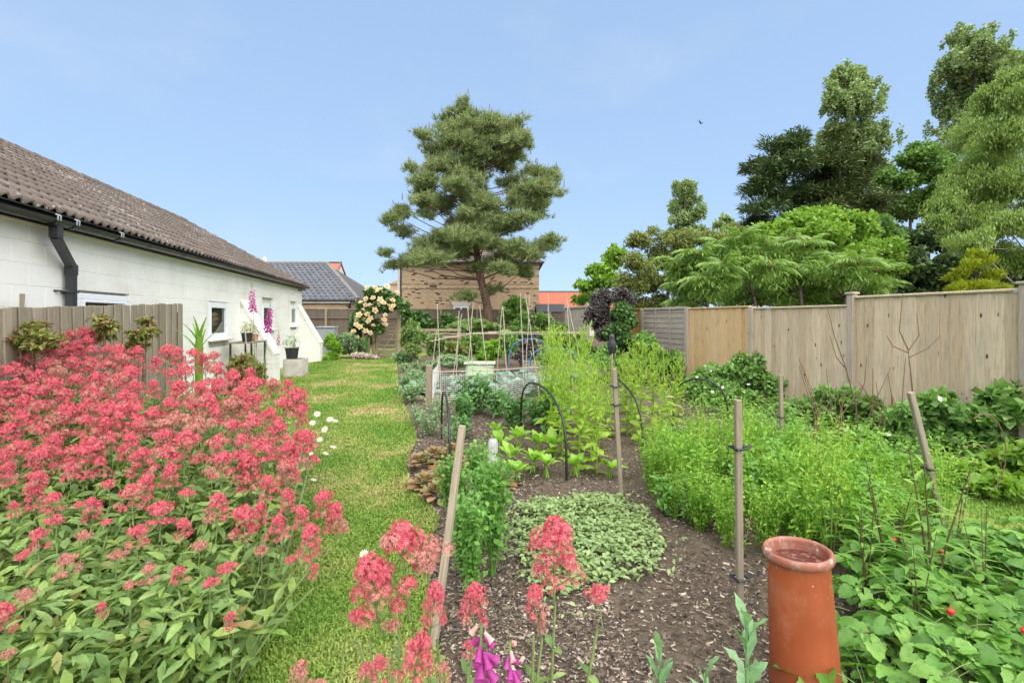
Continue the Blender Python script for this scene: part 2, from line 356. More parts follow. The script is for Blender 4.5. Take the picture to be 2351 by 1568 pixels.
# ground colours
def grass_col(t):
    g = t.nodes.new('ShaderNodeNewGeometry')
    def nz(s, d):
        n = t.nodes.new('ShaderNodeTexNoise'); n.inputs['Scale'].default_value = s; n.inputs['Detail'].default_value = d; t.links.new(g.outputs['Position'], n.inputs['Vector']); return n.outputs[0]
    a = nz(.85, 3); b = nz(5, 3)
    c = ramp(t, a, [(.36, (.19, .32, .055)), (.48, (.27, .365, .08)), (.57, (.40, .41, .14)), (.67, (.56, .45, .24))])
    return mixc(t, ramp(t, b, [(.3, (.55, .55, .55)), (.6, (0, 0, 0))]), c, (.155, .29, .05))
def grassmat(name, blades):
    m, t, bs = mat_base(name); c = grass_col(t)
    if blades: c = mixc(t, 1.0, c, ramp(t, randfac(t), [(0, (.8, .85, .75)), (.85, (1.12, 1.12, 1.1)), (1, (1.4, 1.25, 1.2))]), 'MULTIPLY')
    else: c = mixc(t, 1.0, c, (.75, .72, .7), 'MULTIPLY')
    t.links.new(c, bs.inputs['Base Color']); bs.inputs['Roughness'].default_value = .7; bs.inputs['Specular IOR Level'].default_value = .2
    if blades:
        tr = t.nodes.new('ShaderNodeBsdfTranslucent'); mx = t.nodes.new('ShaderNodeMixShader'); mx.inputs[0].default_value = .3
        t.links.new(c, tr.inputs[0]); t.links.new(bs.outputs[0], mx.inputs[1]); t.links.new(tr.outputs[0], mx.inputs[2]); t.links.new(mx.outputs[0], t.nodes['Material Output'].inputs[0])
    return m
W['lawn'] = grassmat('lawn_turf', False); W['blade'] = grassmat('grass_blade', True)
def soilmat():
    m, t, bs = mat_base('garden_soil'); n = noise(t, 22, 8, .75); n2 = noise(t, 1.6, 3, .6); n3 = noise(t, 120, 4, .7)
    c = ramp(t, n, [(.3, (.036, .026, .018)), (.5, (.105, .079, .057)), (.64, (.195, .152, .113)), (.75, (.31, .255, .195))])
    c = mixc(t, ramp(t, n2, [(.4, (0, 0, 0)), (.65, (.55, .55, .55))]), c, (.17, .132, .098))
    c = mixc(t, ramp(t, n3, [(.55, (0, 0, 0)), (.7, (.4, .4, .4))]), c, (.24, .19, .14))
    t.links.new(c, bs.inputs['Base Color']); bs.inputs['Roughness'].default_value = .95; bs.inputs['Specular IOR Level'].default_value = .1
    bump(t, bs, n, 1.0, .03); return m
W['soil'] = soilmat()
def chipmat():
    m, t, bs = mat_base('bark_chip')
    c = ramp(t, randfac(t), [(0, (.022, .016, .012)), (.4, (.07, .05, .036)), (.65, (.17, .128, .092)), (.88, (.31, .25, .19)), (1, (.46, .39, .31))])
    t.links.new(c, bs.inputs['Base Color']); bs.inputs['Roughness'].default_value = .9; return m
W['chip'] = chipmat()
def stonemat():
    m, t, bs = mat_base('pebble'); c = ramp(t, randfac(t), [(0, (.25, .17, .11)), (.5, (.36, .28, .2)), (1, (.46, .40, .33))]); t.links.new(c, bs.inputs['Base Color']); bs.inputs['Roughness'].default_value = .8; return m
W['pebble'] = stonemat()

# ------------------------------------------------------------------ ground
def sheet(name, x0, x1, y0, y1, nx, ny, zf, mat, keep=None):
    xs = np.linspace(x0, x1, nx); ys = np.linspace(y0, y1, ny); X, Y = np.meshgrid(xs, ys)
    Z = zf(X, Y); V = np.stack([X, Y, Z], -1).reshape(-1, 3)
    i = (np.arange(ny - 1)[:, None] * nx + np.arange(nx - 1)[None]).ravel()
    q = np.stack([i, i + 1, i + nx + 1, i + nx], 1)
    return tag(link(name, np_mesh(name, [(V, q)], mat, True)), kind='structure')
def wob(X, Y, s=1.0): return (np.sin(X * 5.1 * s + np.sin(Y * 3.3 * s) * 1.7) * np.sin(Y * 4.3 * s + 1.3 * np.sin(X * 2.9 * s)))
sheet('ground', -300, 300, -60, 600, 3, 3, lambda X, Y: X * 0 - .02, W['soil'])
sheet('lawn', -4.0, 6.3, -1, 26, 60, 140, lambda X, Y: .006 + .004 * wob(X, Y), W['lawn'])
BED = [G(x, y)[:2] for x, y in [(910, 838), (914, 880), (926, 930), (950, 985), (958, 1012), (934, 1055), (936, 1095), (965, 1140), (1008, 1195), (985, 1260), (985, 1400), (1000, 1480), (1050, 1640)]]
BED += [np.array((-.15, .9)), np.array((3.6, .9))] + [G(x, y)[:2] for x, y in [(2700, 1400), (2351, 1300), (2130, 1235), (1900, 1110), (1720, 1030), (1640, 955), (1500, 870), (1300, 815), (1000, 815)]]
def edge_in(X, Y, poly, soft=.09):
    """signed-ish: 1 well inside, 0 outside, ramped at the edge"""
    d = np.full(X.shape, 1e9); n = len(poly)
    for i in range(n):
        a = np.array(poly[i][:2]); b = np.array(poly[(i + 1) % n][:2]); ab = b - a
        t = np.clip(((X - a[0]) * ab[0] + (Y - a[1]) * ab[1]) / (ab @ ab + 1e-9), 0, 1)
        d = np.minimum(d, np.hypot(X - a[0] - t * ab[0], Y - a[1] - t * ab[1]))
    s = np.where(inpoly(X, Y, poly), d, -d); return np.clip(s / soft, -1, 1)
def bed_z(X, Y):
    e = edge_in(X, Y, BED); n = wob(X, Y, 1.1) * .012 + wob(X + 3, Y + 1, 3.1) * .010 + wob(X, Y + 5, 8.0) * .006
    return np.where(e > 0, e * .035 + n * np.clip(e * 2, 0, 1), e * .05) + .006
sheet('vegetable_bed_soil', -.8, 6.2, .7, 20, 220, 420, bed_z, W['soil'])
VBED = [np.array(p) for p in [(-4.0, 0.2), (-.75, 1.2), (-1.0, 2.4), (-1.25, 3.4), (-1.6, 5.0), (-2.0, 6.6), (-2.4, 8.2), (-4.0, 8.4)]]
def vbed_z(X, Y):
    e = edge_in(X, Y, VBED, .5); return np.where(e > 0, e * .06 + .01 * wob(X, Y, 2) * e + np.clip(-X - 1.6, 0, 1.5) * .12 * np.clip(e, 0, 1), e * .05) + .006
sheet('flower_bed_soil', -4.0, -.4, 0, 8.8, 90, 180, vbed_z, W['soil'])
RBED = [np.array(p) for p in [(5.0, 3.4), (4.3, 4.6), (3.7, 5.8), (3.2, 8.0), (2.3, 12.5), (6.2, 12.5), (6.6, 1.8), (5.8, 1.8)]]
sheet('border_soil', 2.0, 6.7, 1.5, 12.8, 60, 110, lambda X, Y: np.where(edge_in(X, Y, RBED, .4) > 0, edge_in(X, Y, RBED, .4) * .05, edge_in(X, Y, RBED, .4) * .05) + .007, W['soil'])
def gz(x, y):
    x = np.asarray(x, float); y = np.asarray(y, float)
    return np.maximum(np.maximum(bed_z(x, y), .006), vbed_z(x, y))

# grass blades on the lawn (denser close by)
def grass():
    n = 420000; Y = 1.0 * (19.5 / 1.0) ** rnd(n); X = np.where(rnd(n) < .8, rnd(n, -3.4, 1.2), rnd(n, 1.9, 5.6))
    k = ~(inpoly(X, Y, BED)) & ~(inpoly(X, Y, VBED)) 
    k &= ~inpoly(X, Y, RBED); X, Y = X[k], Y[k]; n = len(X)
    ln = rnd(n, .016, .036) * (1 + .05 * Y); wd_ = rnd(n, .0022, .0042) * (1 + .32 * Y)
    ed = edge_in(X, Y, BED, .25); ln *= 1 + 1.1 * np.clip(1 + ed, 0, 1) ** 2 * rnd(n)          # longer tufts at the bed edge
    ed2 = edge_in(X, Y, VBED, .45); ln *= 1 + 1.2 * np.clip(1 + ed2, 0, 1) ** 2 * rnd(n)
    yaw = rnd(n, 0, 6.283); le = rnd(n, .1, 1.0); dx, dy = np.cos(yaw), np.sin(yaw)
    base = np.stack([X, Y, np.full(n, .004)], 1); side = np.stack([-dy, dx, 0 * dx], 1) * wd_[:, None]
    mid = base + np.stack([dx * ln * .25 * le, dy * ln * .25 * le, ln * .6], 1)
    tip = base + np.stack([dx * ln * le, dy * ln * le, ln * (1 - .35 * le)], 1)
    V = np.stack([base - side, base + side, mid + side * .7, mid - side * .7, tip], 1).reshape(-1, 3)
    i = np.arange(n)[:, None] * 5
    tag(link('grass', np_mesh('grass', [(V, i + np.array([[0, 1, 2, 3]])), (V, i + np.array([[3, 2, 4]]))], W['blade'])),
        'short green and straw coloured lawn grass', 'grass', kind='stuff')
grass()
# mulch on the vegetable bed
def mulch():
    n = 70000; Y = 1.0 * (9.0) ** rnd(n); X = rnd(n, -.3, 1.0) * (1 + .0 * Y) * np.where(rnd(n) < .5, 1, 2.4)
    k = inpoly(X, Y, BED); X, Y = X[k], Y[k]; n = len(X); big = (rnd(n) < .05)
    s = np.where(big, rnd(n, .025, .045), rnd(n, .006, .024)); w = s * rnd(n, .12, .5)
    yaw = rnd(n, 0, 6.283); R3 = rots(yaw, rng.normal(0, .25, n), rng.normal(0, .35, n))
    T = np.array([(-.5, -.5, 0), (.5, -.5, 0), (.5, .5, 0), (-.5, .5, 0), (0, -.42, .16), (0, .5, .13)])
    V = np.stack([T[None, :, 0] * w[:, None], T[None, :, 1] * s[:, None], T[None, :, 2] * s[:, None]], -1)
    V = np.einsum('nij,nmj->nmi', R3, V) + np.stack([X, Y, bed_z(X, Y) + .004], 1)[:, None]
    f = (np.array([(0, 4, 5, 3), (4, 1, 2, 5)])[None] + (np.arange(n) * 6)[:, None, None]).reshape(-1, 4)
    tag(link('mulch', np_mesh('mulch', [(V.reshape(-1, 3), f)], W['chip'])), 'brown bark chip and straw mulch over the soil', 'mulch', kind='stuff')
mulch()
def pebbles():
    n = 170; Y = 1.3 * 4.0 ** rnd(n); X = rnd(n, -.2, 2.3); k = inpoly(X, Y, BED); X, Y = X[k], Y[k]; n = len(X)
    T = []; fs = [(0, 1, 2), (0, 2, 3), (0, 3, 4), (0, 4, 1), (5, 2, 1), (5, 3, 2), (5, 4, 3), (5, 1, 4)]
    T = np.array([(0, 0, .45), (.6, .1, 0), (-.1, .5, .05), (-.55, 0, 0), (.1, -.5, .04), (0, 0, -.4)])
    V, f = scat((T, np.array(fs)), np.stack([X, Y, bed_z(X, Y) + .005], 1), rnd(n, 0, 6.28), rng.normal(0, .3, n), rng.normal(0, .3, n), rnd(n, .008, .03))
    tag(link('pebbles', np_mesh('pebbles', [(V, f)], W['pebble'])), 'small pale pebbles scattered in the soil', 'pebbles', kind='stuff')
pebbles()

# ------------------------------------------------------------------ white outbuilding on the left
WX, YE = -3.95, 18.2                                    # wall plane, far corner
EZ = 2.50
bld = thing('white_outbuilding', 'long low white painted block building with mossy brown tiled roof', 'building', (WX, 9, 0))
def bl(x, y, z): return (x - WX, y - 9, z)
WIN = [(6.67, 7.71, .95, 1.81), (10.37, 11.33, 1.10, 1.83), (13.7, 14.7, 1.22, 1.90), (16.6, 17.4, 1.27, 1.93)]
core = B(); core.box(bl(WX - .09, (1.0 + YE) / 2, EZ / 2), (.02, YE - 1.0, EZ)); core.box(bl(WX - 3.4, YE - .1, 1.25), (6.6, .16, 2.5))
core.box(bl(WX - 7.0, (1.0 + YE) / 2, 1.25), (.16, YE - 1.0, 2.5)); core.box(bl(WX - 3.4, 1.0, 1.25), (6.6, .16, 2.5))
core.build('wall_core', [W['mortar_white']], bld)
CH, BLN = .228, .447
blk_me = {}
rest = B(); nb = 0; blocks = []
for c in range(11):
    z0 = c * CH + .02; z1 = min(z0 + CH - .0012, EZ - .02)
    if z1 - z0 < .05: continue
    y = 1.0 - (c % 2) * BLN / 2
    while y < YE:
        a, b_ = max(y, 1.0), min(y + BLN - .0015, YE); y += BLN
        if b_ - a < .03: continue
        segs = [(a, b_)]
        for w0, w1, s0, s1 in WIN:
            if z1 > s0 and z0 < s1:
                ns = []
                for p, q in segs:
                    if q <= w0 or p >= w1: ns.append((p, q)); continue
                    if p < w0 - .03: ns.append((p, w0 - .004))
                    if q > w1 + .03: ns.append((w1 + .004, q))
                segs = ns
        for p, q in segs: blocks.append((p, q, z0, z1))
blocks.sort(key=lambda t: (t[2] < .9, t[0] < 4.6, t[0]))
for i, (p, q, z0, z1) in enumerate(blocks):
    d = (.08, round(q - p, 3), round(z1 - z0, 3)); jit = random.uniform(-.0006, .0006)
    if i < 300:
        if d not in blk_me: blk_me[d] = B().bbox((0, 0, 0), d, .0035).mesh('block', [W['wall']])
        link('block', blk_me[d], bld, bl(WX - .04 + jit, (p + q) / 2, (z0 + z1) / 2))
    else: rest.bbox(bl(WX - .04 + jit, (p + q) / 2, (z0 + z1) / 2), d, .0035)
rest.build('lower_blocks', [W['wall']], bld, kind='stuff')
lt = B()                                                  # concrete ring beam under the eaves
lt.bbox(bl(WX - .03, (1 + YE) / 2, EZ + .03), (.10, YE - 1.0, .11), .01); lt.build('wall_plate', [W['wall']], bld)
B().box(bl(WX + .024, YE - .42, EZ + .02), (.012, .5, .12)).build('vent', [W['far']], bld)
for wi, (w0, w1, s0, s1) in enumerate(WIN):
    yc, zc, wd_, ht = (w0 + w1) / 2, (s0 + s1) / 2, w1 - w0, s1 - s0
    fr = B(); t = .075
    fr.bbox(bl(WX - .03, yc, s1 - t / 2), (.07, wd_, t), .008); fr.bbox(bl(WX - .03, yc, s0 + t / 2), (.07, wd_, t), .008)
    fr.bbox(bl(WX - .03, w0 + t / 2, zc), (.068, t, ht - 2 * t), .008); fr.bbox(bl(WX - .03, w1 - t / 2, zc), (.068, t, ht - 2 * t), .008)
    win = fr.build('window', [W['upvc']], bld)
    s_ = B(); u = .035
    for yy in (w0 + t + u / 2, w1 - t - u / 2): s_.bbox(bl(WX - .02, yy, zc), (.06, u, ht - 2 * t), .006)
    for zz in (s0 + t + u / 2, s1 - t - u / 2): s_.bbox(bl(WX - .02, yc, zz), (.058, wd_ - 2 * t - 2 * u, u), .006)
    s_.build('sash', [W['upvc']], win)
    B().box(bl(WX - .035, yc, zc), (.008, wd_ - 2 * t, ht - 2 * t)).build('pane', [W['glass']], win)
    B().bbox(bl(WX + .035, yc, s0 - .02), (.13, wd_ + .1, .045), .01, rot=(0, .06, 0)).build('sill', [W['wall']], win)
# roof
RL, RZ, EL, ETZ = 7.27, 4.64, 3.76, 2.63
pit = math.atan2(RZ - ETZ, RL - EL); slope = math.hypot(RZ - ETZ, RL - EL)
NR = 13; EXP = slope / NR; TW = .306
def tile_mesh(w=TW, ln=EXP + .07, rolls=2, h=.038, nseg=16, th=.018):
    """profile along +Y (eave direction), slope along +X upward; lower front edge at x=0"""
    ys = np.linspace(0, w, nseg + 1); pr = np.array([h * max(0, math.cos((2 * ((y / w * rolls) % 1) - 1) * math.pi * .95)) ** .8 for y in ys])
    V = []; 
    for x, lift in ((0, .0), (ln, -.030)):
        for y, z in zip(ys, pr): V.append((x, y, z + lift + .03))
    for y, z in zip(ys, pr): V.append((0, y, z + .03 - th - .012))
    m = nseg + 1; q = []
    for i in range(nseg): q += [(i, i + 1, m + i + 1, m + i)[::-1], (i, i + 1, 2 * m + i + 1, 2 * m + i)]
    return np.array(V), np.array(q)
tv, tf = tile_mesh(); 
Rt = np.array(Matrix.Rotation(math.pi, 3, 'Z') @ Matrix.Identity(3))
# local tile frame -> world: +X(up slope) -> (-cos p, 0, sin p); +Y -> +Y ; normal
ux = np.array((-math.cos(pit), 0, math.sin(pit))); uy = np.array((0., 1, 0)); un = np.array((math.sin(pit), 0, math.cos(pit)))
MT = np.stack([ux, uy, un], 1); tvw = tv @ MT.T
tile_me = np_mesh('roof_tile', [(tvw, tf)], W['tile'], True)
roof = B(); 
def roofpt(s, y, off=0): return np.array((-EL, y, ETZ)) + ux * s + un * off
a = roofpt(-.02, .6, -.02); 
rv = [roofpt(-.01, .6, -.01), roofpt(-.01, 18.35, -.01), roofpt(slope, 17.3, -.01), roofpt(slope, .6, -.01)]
rv2 = [(-2 * RL - v[0], v[1], v[2]) for v in rv]
roof.add([bl(*v) for v in rv] + [bl(*v) for v in rv2], [(0, 1, 2, 3), (4, 7, 6, 5)])
roof_o = roof.build('roof', [W['tile_slate']], bld)
tl = []
for r in range(NR):
    yend = 18.42 - 1.1 * r / NR; nt = int((yend - .6) / TW)
    for i in range(nt): tl.append((r, yend - (i + 1) * TW))
tl.sort(key=lambda t: (t[1] < 3.2, np.linalg.norm(roofpt(t[0] * EXP, t[1]) - np.array((0, 0, 1.5)))))
restV, restF = [], []
for i, (r, y) in enumerate(tl):
    p = roofpt(r * EXP, y) + un * random.uniform(-.004, .005) + uy * random.uniform(-.006, .006)
    if i < 290: link('roof_tile', tile_me, roof_o, bl(*p))
    else: restV.append(tvw + np.array(bl(*p))); restF.append(tf + (len(restV) - 1) * len(tvw))
tag(link('far_roof_tiles', np_mesh('far_roof_tiles', [(np.concatenate(restV), np.concatenate(restF))], W['tile'], True), roof_o), kind='stuff')
rd = B()
for y in np.arange(.6, 17.2, .45):                         # ridge tiles
    aa = np.linspace(-1.25, 1.25, 7); ring = []
    for yy, rr in ((y, .125), (y + .46, .118)):
        for q in aa: ring.append(bl(-RL + math.sin(q) * rr, yy, RZ - .045 + math.cos(q) * rr))
    rd.add(ring, [(i, i + 1, 7 + i + 1, 7 + i) for i in range(6)])
rd.build('ridge_tiles', [W['tile']], roof_o)
B().bbox(bl(-EL - .10, 9.4, 2.565), (.025, 17.8, .16), .004).build('fascia', [W['gutter']], bld)
B().box(bl(-EL - .16, 9.4, EZ + .0), (.12, 17.7, .012)).build('soffit', [W['white_fascia']], bld)
# gutter: open half round, falling towards the downpipe
gb = B(); aa = np.linspace(math.pi, 2 * math.pi, 9); gp = []
for yy, zz in ((.8, 2.50), (18.3, 2.585)):
    for rr in (.062, .055):
        for q in aa: gp.append(bl(-EL + .0 + math.cos(q) * rr, yy, zz + .03 + math.sin(q) * rr))
qq = []
for i in range(8): qq += [(i, i + 1, 18 + i + 1, 18 + i), (9 + i, 9 + i + 1, 27 + i + 1, 27 + i)]
qq += [(0, 9, 27, 18), (8, 17, 35, 26)]
gutter = gb.add(gp, qq).build('gutter', [W['gutter']], bld)
def gzz(y): return 2.53 + .085 * (y - .8) / 17.5
for y in list(np.arange(7.77, 18.2, 1.03)):
    br = B(); V = []
    for yy in (y - .022, y + .022):
        for q in aa: V.append(bl(-EL + math.cos(q) * .068, yy, gzz(y) + math.sin(q) * .068))
    br.add(V, [(i, i + 1, 9 + i + 1, 9 + i) for i in range(8)]); br.box(bl(-EL - .05, y, gzz(y) - .03), (.07, .04, .012)); br.build('bracket', [W['gutter']], gutter)
for y in (5.93, 6.22, 7.05):                                # pale union clips
    br = B(); V = []
    for yy in (y - .03, y + .03):
        for q in aa: V.append(bl(-EL + math.cos(q) * .072, yy, gzz(y) + math.sin(q) * .072))
    br.add(V, [(i, i + 1, 9 + i + 1, 9 + i) for i in range(8)])
    for dy in (-.02, .02): br.tube([bl(-EL + .07, y + dy, gzz(y) - .02), bl(-EL + .075, y + dy, gzz(y) + .03), bl(-EL + .05, y + dy, gzz(y) + .045)], .008, 5, 1)
    br.build('union_clip', [W['gutter'], W['galv']], gutter)
dp = B(); dy0 = 6.02; dy1 = 6.42
def sq(p, q, w=.075):
    p, q = np.array(p, float), np.array(q, float); d = (q - p) / np.linalg.norm(q - p); s = np.array((1., 0, 0)); n_ = np.cross(d, s)
    V = []
    for c in (p, q):
        for i, j in ((-1, -1), (1, -1), (1, 1), (-1, 1)): V.append(c + s * i * w / 2 + n_ * j * w / 2)
    dp.add([bl(*v) for v in V], [(0, 1, 5, 4), (1, 2, 6, 5), (2, 3, 7, 6), (3, 0, 4, 7), (0, 3, 2, 1), (4, 5, 6, 7)])
px_ = WX + .075
sq((px_ + .10, dy0, 2.50), (px_ + .10, dy0, 2.36), .085); sq((px_ + .10, dy0 - .01, 2.375), (px_, dy1 + .01, 2.09)); sq((px_, dy1, 2.115), (px_, dy1, .05)); sq((px_, dy1, 2.12), (px_, dy1, 2.0), .088)
dpo = dp.build('downpipe', [W['gutter']], bld)
B().box(bl(px_ - .02, dy1, 1.81), (.13, .12, .025)).tube([bl(WX, dy1 - .16, 1.815), bl(px_, dy1 - .05, 1.815)], .012, 6).build('pipe_bracket', [W['gutter']], dpo)
# buttresses
def buttress(y0, top, knee, L, th=.45):
    b = B(); pr = [(0, 0), (L, 0), (L, knee - .05), (0, top - .05)]
    b.prism([(WX + p[0] - WX, p[1]) for p in pr], (y0 + .005 - 9, y0 + th - .005 - 9), 1)
    o = b.build('buttress', [W['mortar_white']], bld)
    z = .02; c = 0; bm = B()
    while z < top:
        z1 = z + .108; xe = L if z1 < knee else L * (top - z1) / (top - knee)
        x = -.22 * (c % 2)
        while x < xe - .04:
            x0, x1 = max(x + .0, .0), min(x + .43, xe - .0); x += .44
            if x1 - x0 < .05: continue
            last = x1 >= xe - .001
            xt = (L * (top - z1) / (top - knee) if z1 > knee else L) if last else x1
            xb = (min(L, L * (top - z) / (top - knee)) if last else x1)
            pts = [(x0, z), (xb + (.006 if last else 0), z), (xt + (.006 if last else 0), z1 - .006), (x0, z1 - .006)]
            q = B(); q.prism(pts, (y0 - .006 - 9, y0 + th - 9 + .006), 1); q.build('buttress_block', [W['wall']], o)
        z = z1; c += 1
    n = 5; d = np.array((L, 0, knee - top)) / n; un_ = np.array((-(knee - top), 0, L)); un_ = un_ / np.linalg.norm(un_)
    for i in range(n):
        p = np.array((0, 0, top)) + d * i; q = p + d * .985
        V = []
        for e, off in ((p, .0), (q, .0)):
            for yy in (y0 - .03, y0 + th + .03):
                for k in (-.015, .035): V.append((e[0] + un_[0] * k, yy - 9, e[2] + un_[2] * k))
        cb = B().add(V, [(0, 1, 3, 2), (4, 6, 7, 5), (0, 4, 5, 1), (2, 3, 7, 6), (1, 5, 7, 3), (0, 2, 6, 4)]); cb.build('coping_slab', [W['wall']], o)
buttress(12.1, 1.93, .66, .72); buttress(17.55, 1.95, .66, .72)

# ------------------------------------------------------------------ fences
def board_me(cache, w, h, t, mat, name='board'):
    k = (round(w, 3), round(h, 3), t, mat.name)
    if k not in cache: cache[k] = B().bbox((0, 0, 0), (t, w, h), .004).mesh(name, [mat])
    return cache[k]
BC = {}
# right boundary fence: posts 1.93 m apart along a line turned 3.2 degrees
FD = np.array((-math.sin(R(3.2)), math.cos(R(3.2)))); FP0 = np.array((6.05, 5.76)); FROT = R(3.2)
def fpt(k): return FP0 + FD * 1.93 * k
bfence = thing('boundary_fence', 'stepped timber boundary fence of mixed panels along the right side', 'fence', (*FP0, 0))
def part_empty(name, label, loc, rz, parent):
    o = bpy.data.objects.new(name, None); COL.objects.link(o); o.parent = parent; o.location = (loc[0] - parent.location[0], loc[1] - parent.location[1], loc[2]); o.rotation_euler = (0, 0, rz); o['label'] = label; return o
def close_board(k, ztop, z0, nb, mat, label, capm=None):
    p = fpt(k); th_ = part_empty('panel', label, (*p, 0), FROT, bfence)
    w = (1.93 - .11) / nb
    for i in range(nb):
        hh = ztop - z0 - .03 + random.uniform(-.004, .004)
        o = link('board', board_me(BC, w + .012, round(hh, 2), .014, mat), th_); o.location = ((i % 2) * .007 + random.uniform(-.002, .002), .055 + w * (i + .5), z0 + hh / 2)
        o.rotation_euler = (random.uniform(-.003, .003), 0, R(-.8))
    B().bbox((0.0, 1.93 / 2, ztop - .012), (.06, 1.82, .03), .006).build('capping_rail', [mat], th_)
    for z in (z0 + .25, (z0 + ztop) / 2, ztop - .22): B().bbox((.04, 1.93 / 2, z), (.045, 1.82, .06), .006).build('rail', [mat], th_)
    return th_
close_board(0 - 1, 1.815, .05, 14, W['fence'], 'tall pale weathered closeboard fence panel with a row of knots')
close_board(0, 1.70, .05, 15, W['fence'], 'pale weathered closeboard fence panel behind the white rose mound')
close_board(1, 1.735, .05, 15, W['fence_new'], 'honey coloured closeboard fence panel beside the lap panel')
close_board(3, 1.77, .05, 9, W['fence_orange'], 'bright orange fence panel half hidden by the dark shrub')
close_board(-2, 1.84, .05, 14, W['fence'], 'nearest weathered fence panel cut off by the right edge')
lp = part_empty('panel', 'grey horizontal lap fence panel with two vertical battens', (*fpt(2), 0), FROT, bfence)
for i in range(14):
    z = .1 + i * .118; me = B().bbox((0, 0, 0), (.012, 1.80, .135), .004).mesh('slat', [W['lap']])
    o = link('slat', me, lp, (-.012, .965, z + .07)); o.rotation_euler = (random.uniform(-.006, .006), .09, 0)
for yy in (.08, .66, 1.27, 1.85): B().bbox((-.032, yy, .9), (.022, .045, 1.66), .005).build('batten', [W['lap']], lp)
for zz in (.09, 1.735): B().bbox((-.03, .965, zz), (.022, 1.82, .045), .005).build('edge_rail', [W['lap']], lp)
for k, (h, cap, lab) in {-1: (1.87, 1, 'weathered fence post at the right edge of the photo'), 0: (1.86, 1, 'tall weathered fence post with cap where the fence steps up'),
                         1: (1.74, 0, 'grey fence post between the pale and honey panels'), 2: (1.77, 0, 'grey fence post between honey and lap panels'),
                         3: (1.77, 0, 'grey fence post between lap panel and orange panel')}.items():
    p = fpt(k); t_ = part_empty('post', lab, (*p, 0), FROT, bfence)
    B().bbox((-.01, 0, h / 2 - .02), (.10, .10, h - .0), .008).build('shaft', [W['post']], t_)
    if cap: B().bbox((-.01, 0, h), (.13, .13, .03), .006).build('cap', [W['post']], t_)
# old fence in front of the wall (left)
of = thing('old_fence', 'old grey feather edge fence in front of the white wall', 'fence', (-3.55, 6.5, 0))
NBO = 55
for i in range(NBO):
    y = 3.6 + i * .087; top = 1.56 + .17 * np.clip((y - 4.2) / 4.0, 0, 1) + .005 * math.sin(i * 1.1) + random.uniform(-.003, .003)
    lean = .07 * max(0, 1 - (y - 3.6) / 4.6); h = top - .15
    o = link('board', board_me(BC, .104, round(h, 2), .016, W['old']), of, (random.uniform(-.004, .004) + (.012 if i % 2 else 0), y - 6.5, .15 + h / 2))
    o.rotation_euler = (lean + random.uniform(-.006, .006), random.uniform(-.008, .008), R(5))
for z in (.5, 1.25): B().bbox((-.06, -.55, z), (.06, 4.7, .08), .008).build('rail', [W['old']], of)
B().bbox((-.06, 1.75, .8), (.09, .09, 1.6), .008).build('post', [W['old']], of)
bo = thing('broken_fence', 'two short broken fence boards rising by the left edge', 'fence', (*P(20, 700, 4.9)[:2], 0))
for dx, rz, h in ((-.05, .06, 1.78), (.04, .14, 1.76)):
    B().bbox((dx, 0, h / 2), (.10, .02, h), .006, rot=(0, rz * .4, 0)).build('board', [W['old']], bo)
# far garden fence
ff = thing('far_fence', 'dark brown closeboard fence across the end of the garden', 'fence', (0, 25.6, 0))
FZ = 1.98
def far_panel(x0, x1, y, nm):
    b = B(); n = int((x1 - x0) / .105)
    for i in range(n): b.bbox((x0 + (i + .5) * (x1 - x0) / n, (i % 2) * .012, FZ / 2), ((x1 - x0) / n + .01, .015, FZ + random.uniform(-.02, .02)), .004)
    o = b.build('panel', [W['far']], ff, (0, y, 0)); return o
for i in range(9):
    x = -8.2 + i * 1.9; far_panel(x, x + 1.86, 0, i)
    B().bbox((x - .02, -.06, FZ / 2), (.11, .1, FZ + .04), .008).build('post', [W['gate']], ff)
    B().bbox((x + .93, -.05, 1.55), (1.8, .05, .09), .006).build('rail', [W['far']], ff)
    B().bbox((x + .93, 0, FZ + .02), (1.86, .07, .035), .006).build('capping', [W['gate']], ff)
gf = thing('lattice_fence', 'old grey leaning fence panel beside the dark shrub', 'fence', (*P(1325, 760, 16)[:2], 0), FROT + R(4))
for i in range(14):
    B().bbox((0, -.8 + i * .13, .95), (.016, .12, 1.9), .004, rot=(0, 0, R(5))).build('board', [W['lap']], gf)
for z in (.6, 1.88): B().bbox((-.03, .05, z), (.04, 1.9, .06), .006).build('rail', [W['lap']], gf)
B().bbox((-.03, -.8, 1.0), (.09, .09, 2.0), .008).build('post', [W['lap']], gf)

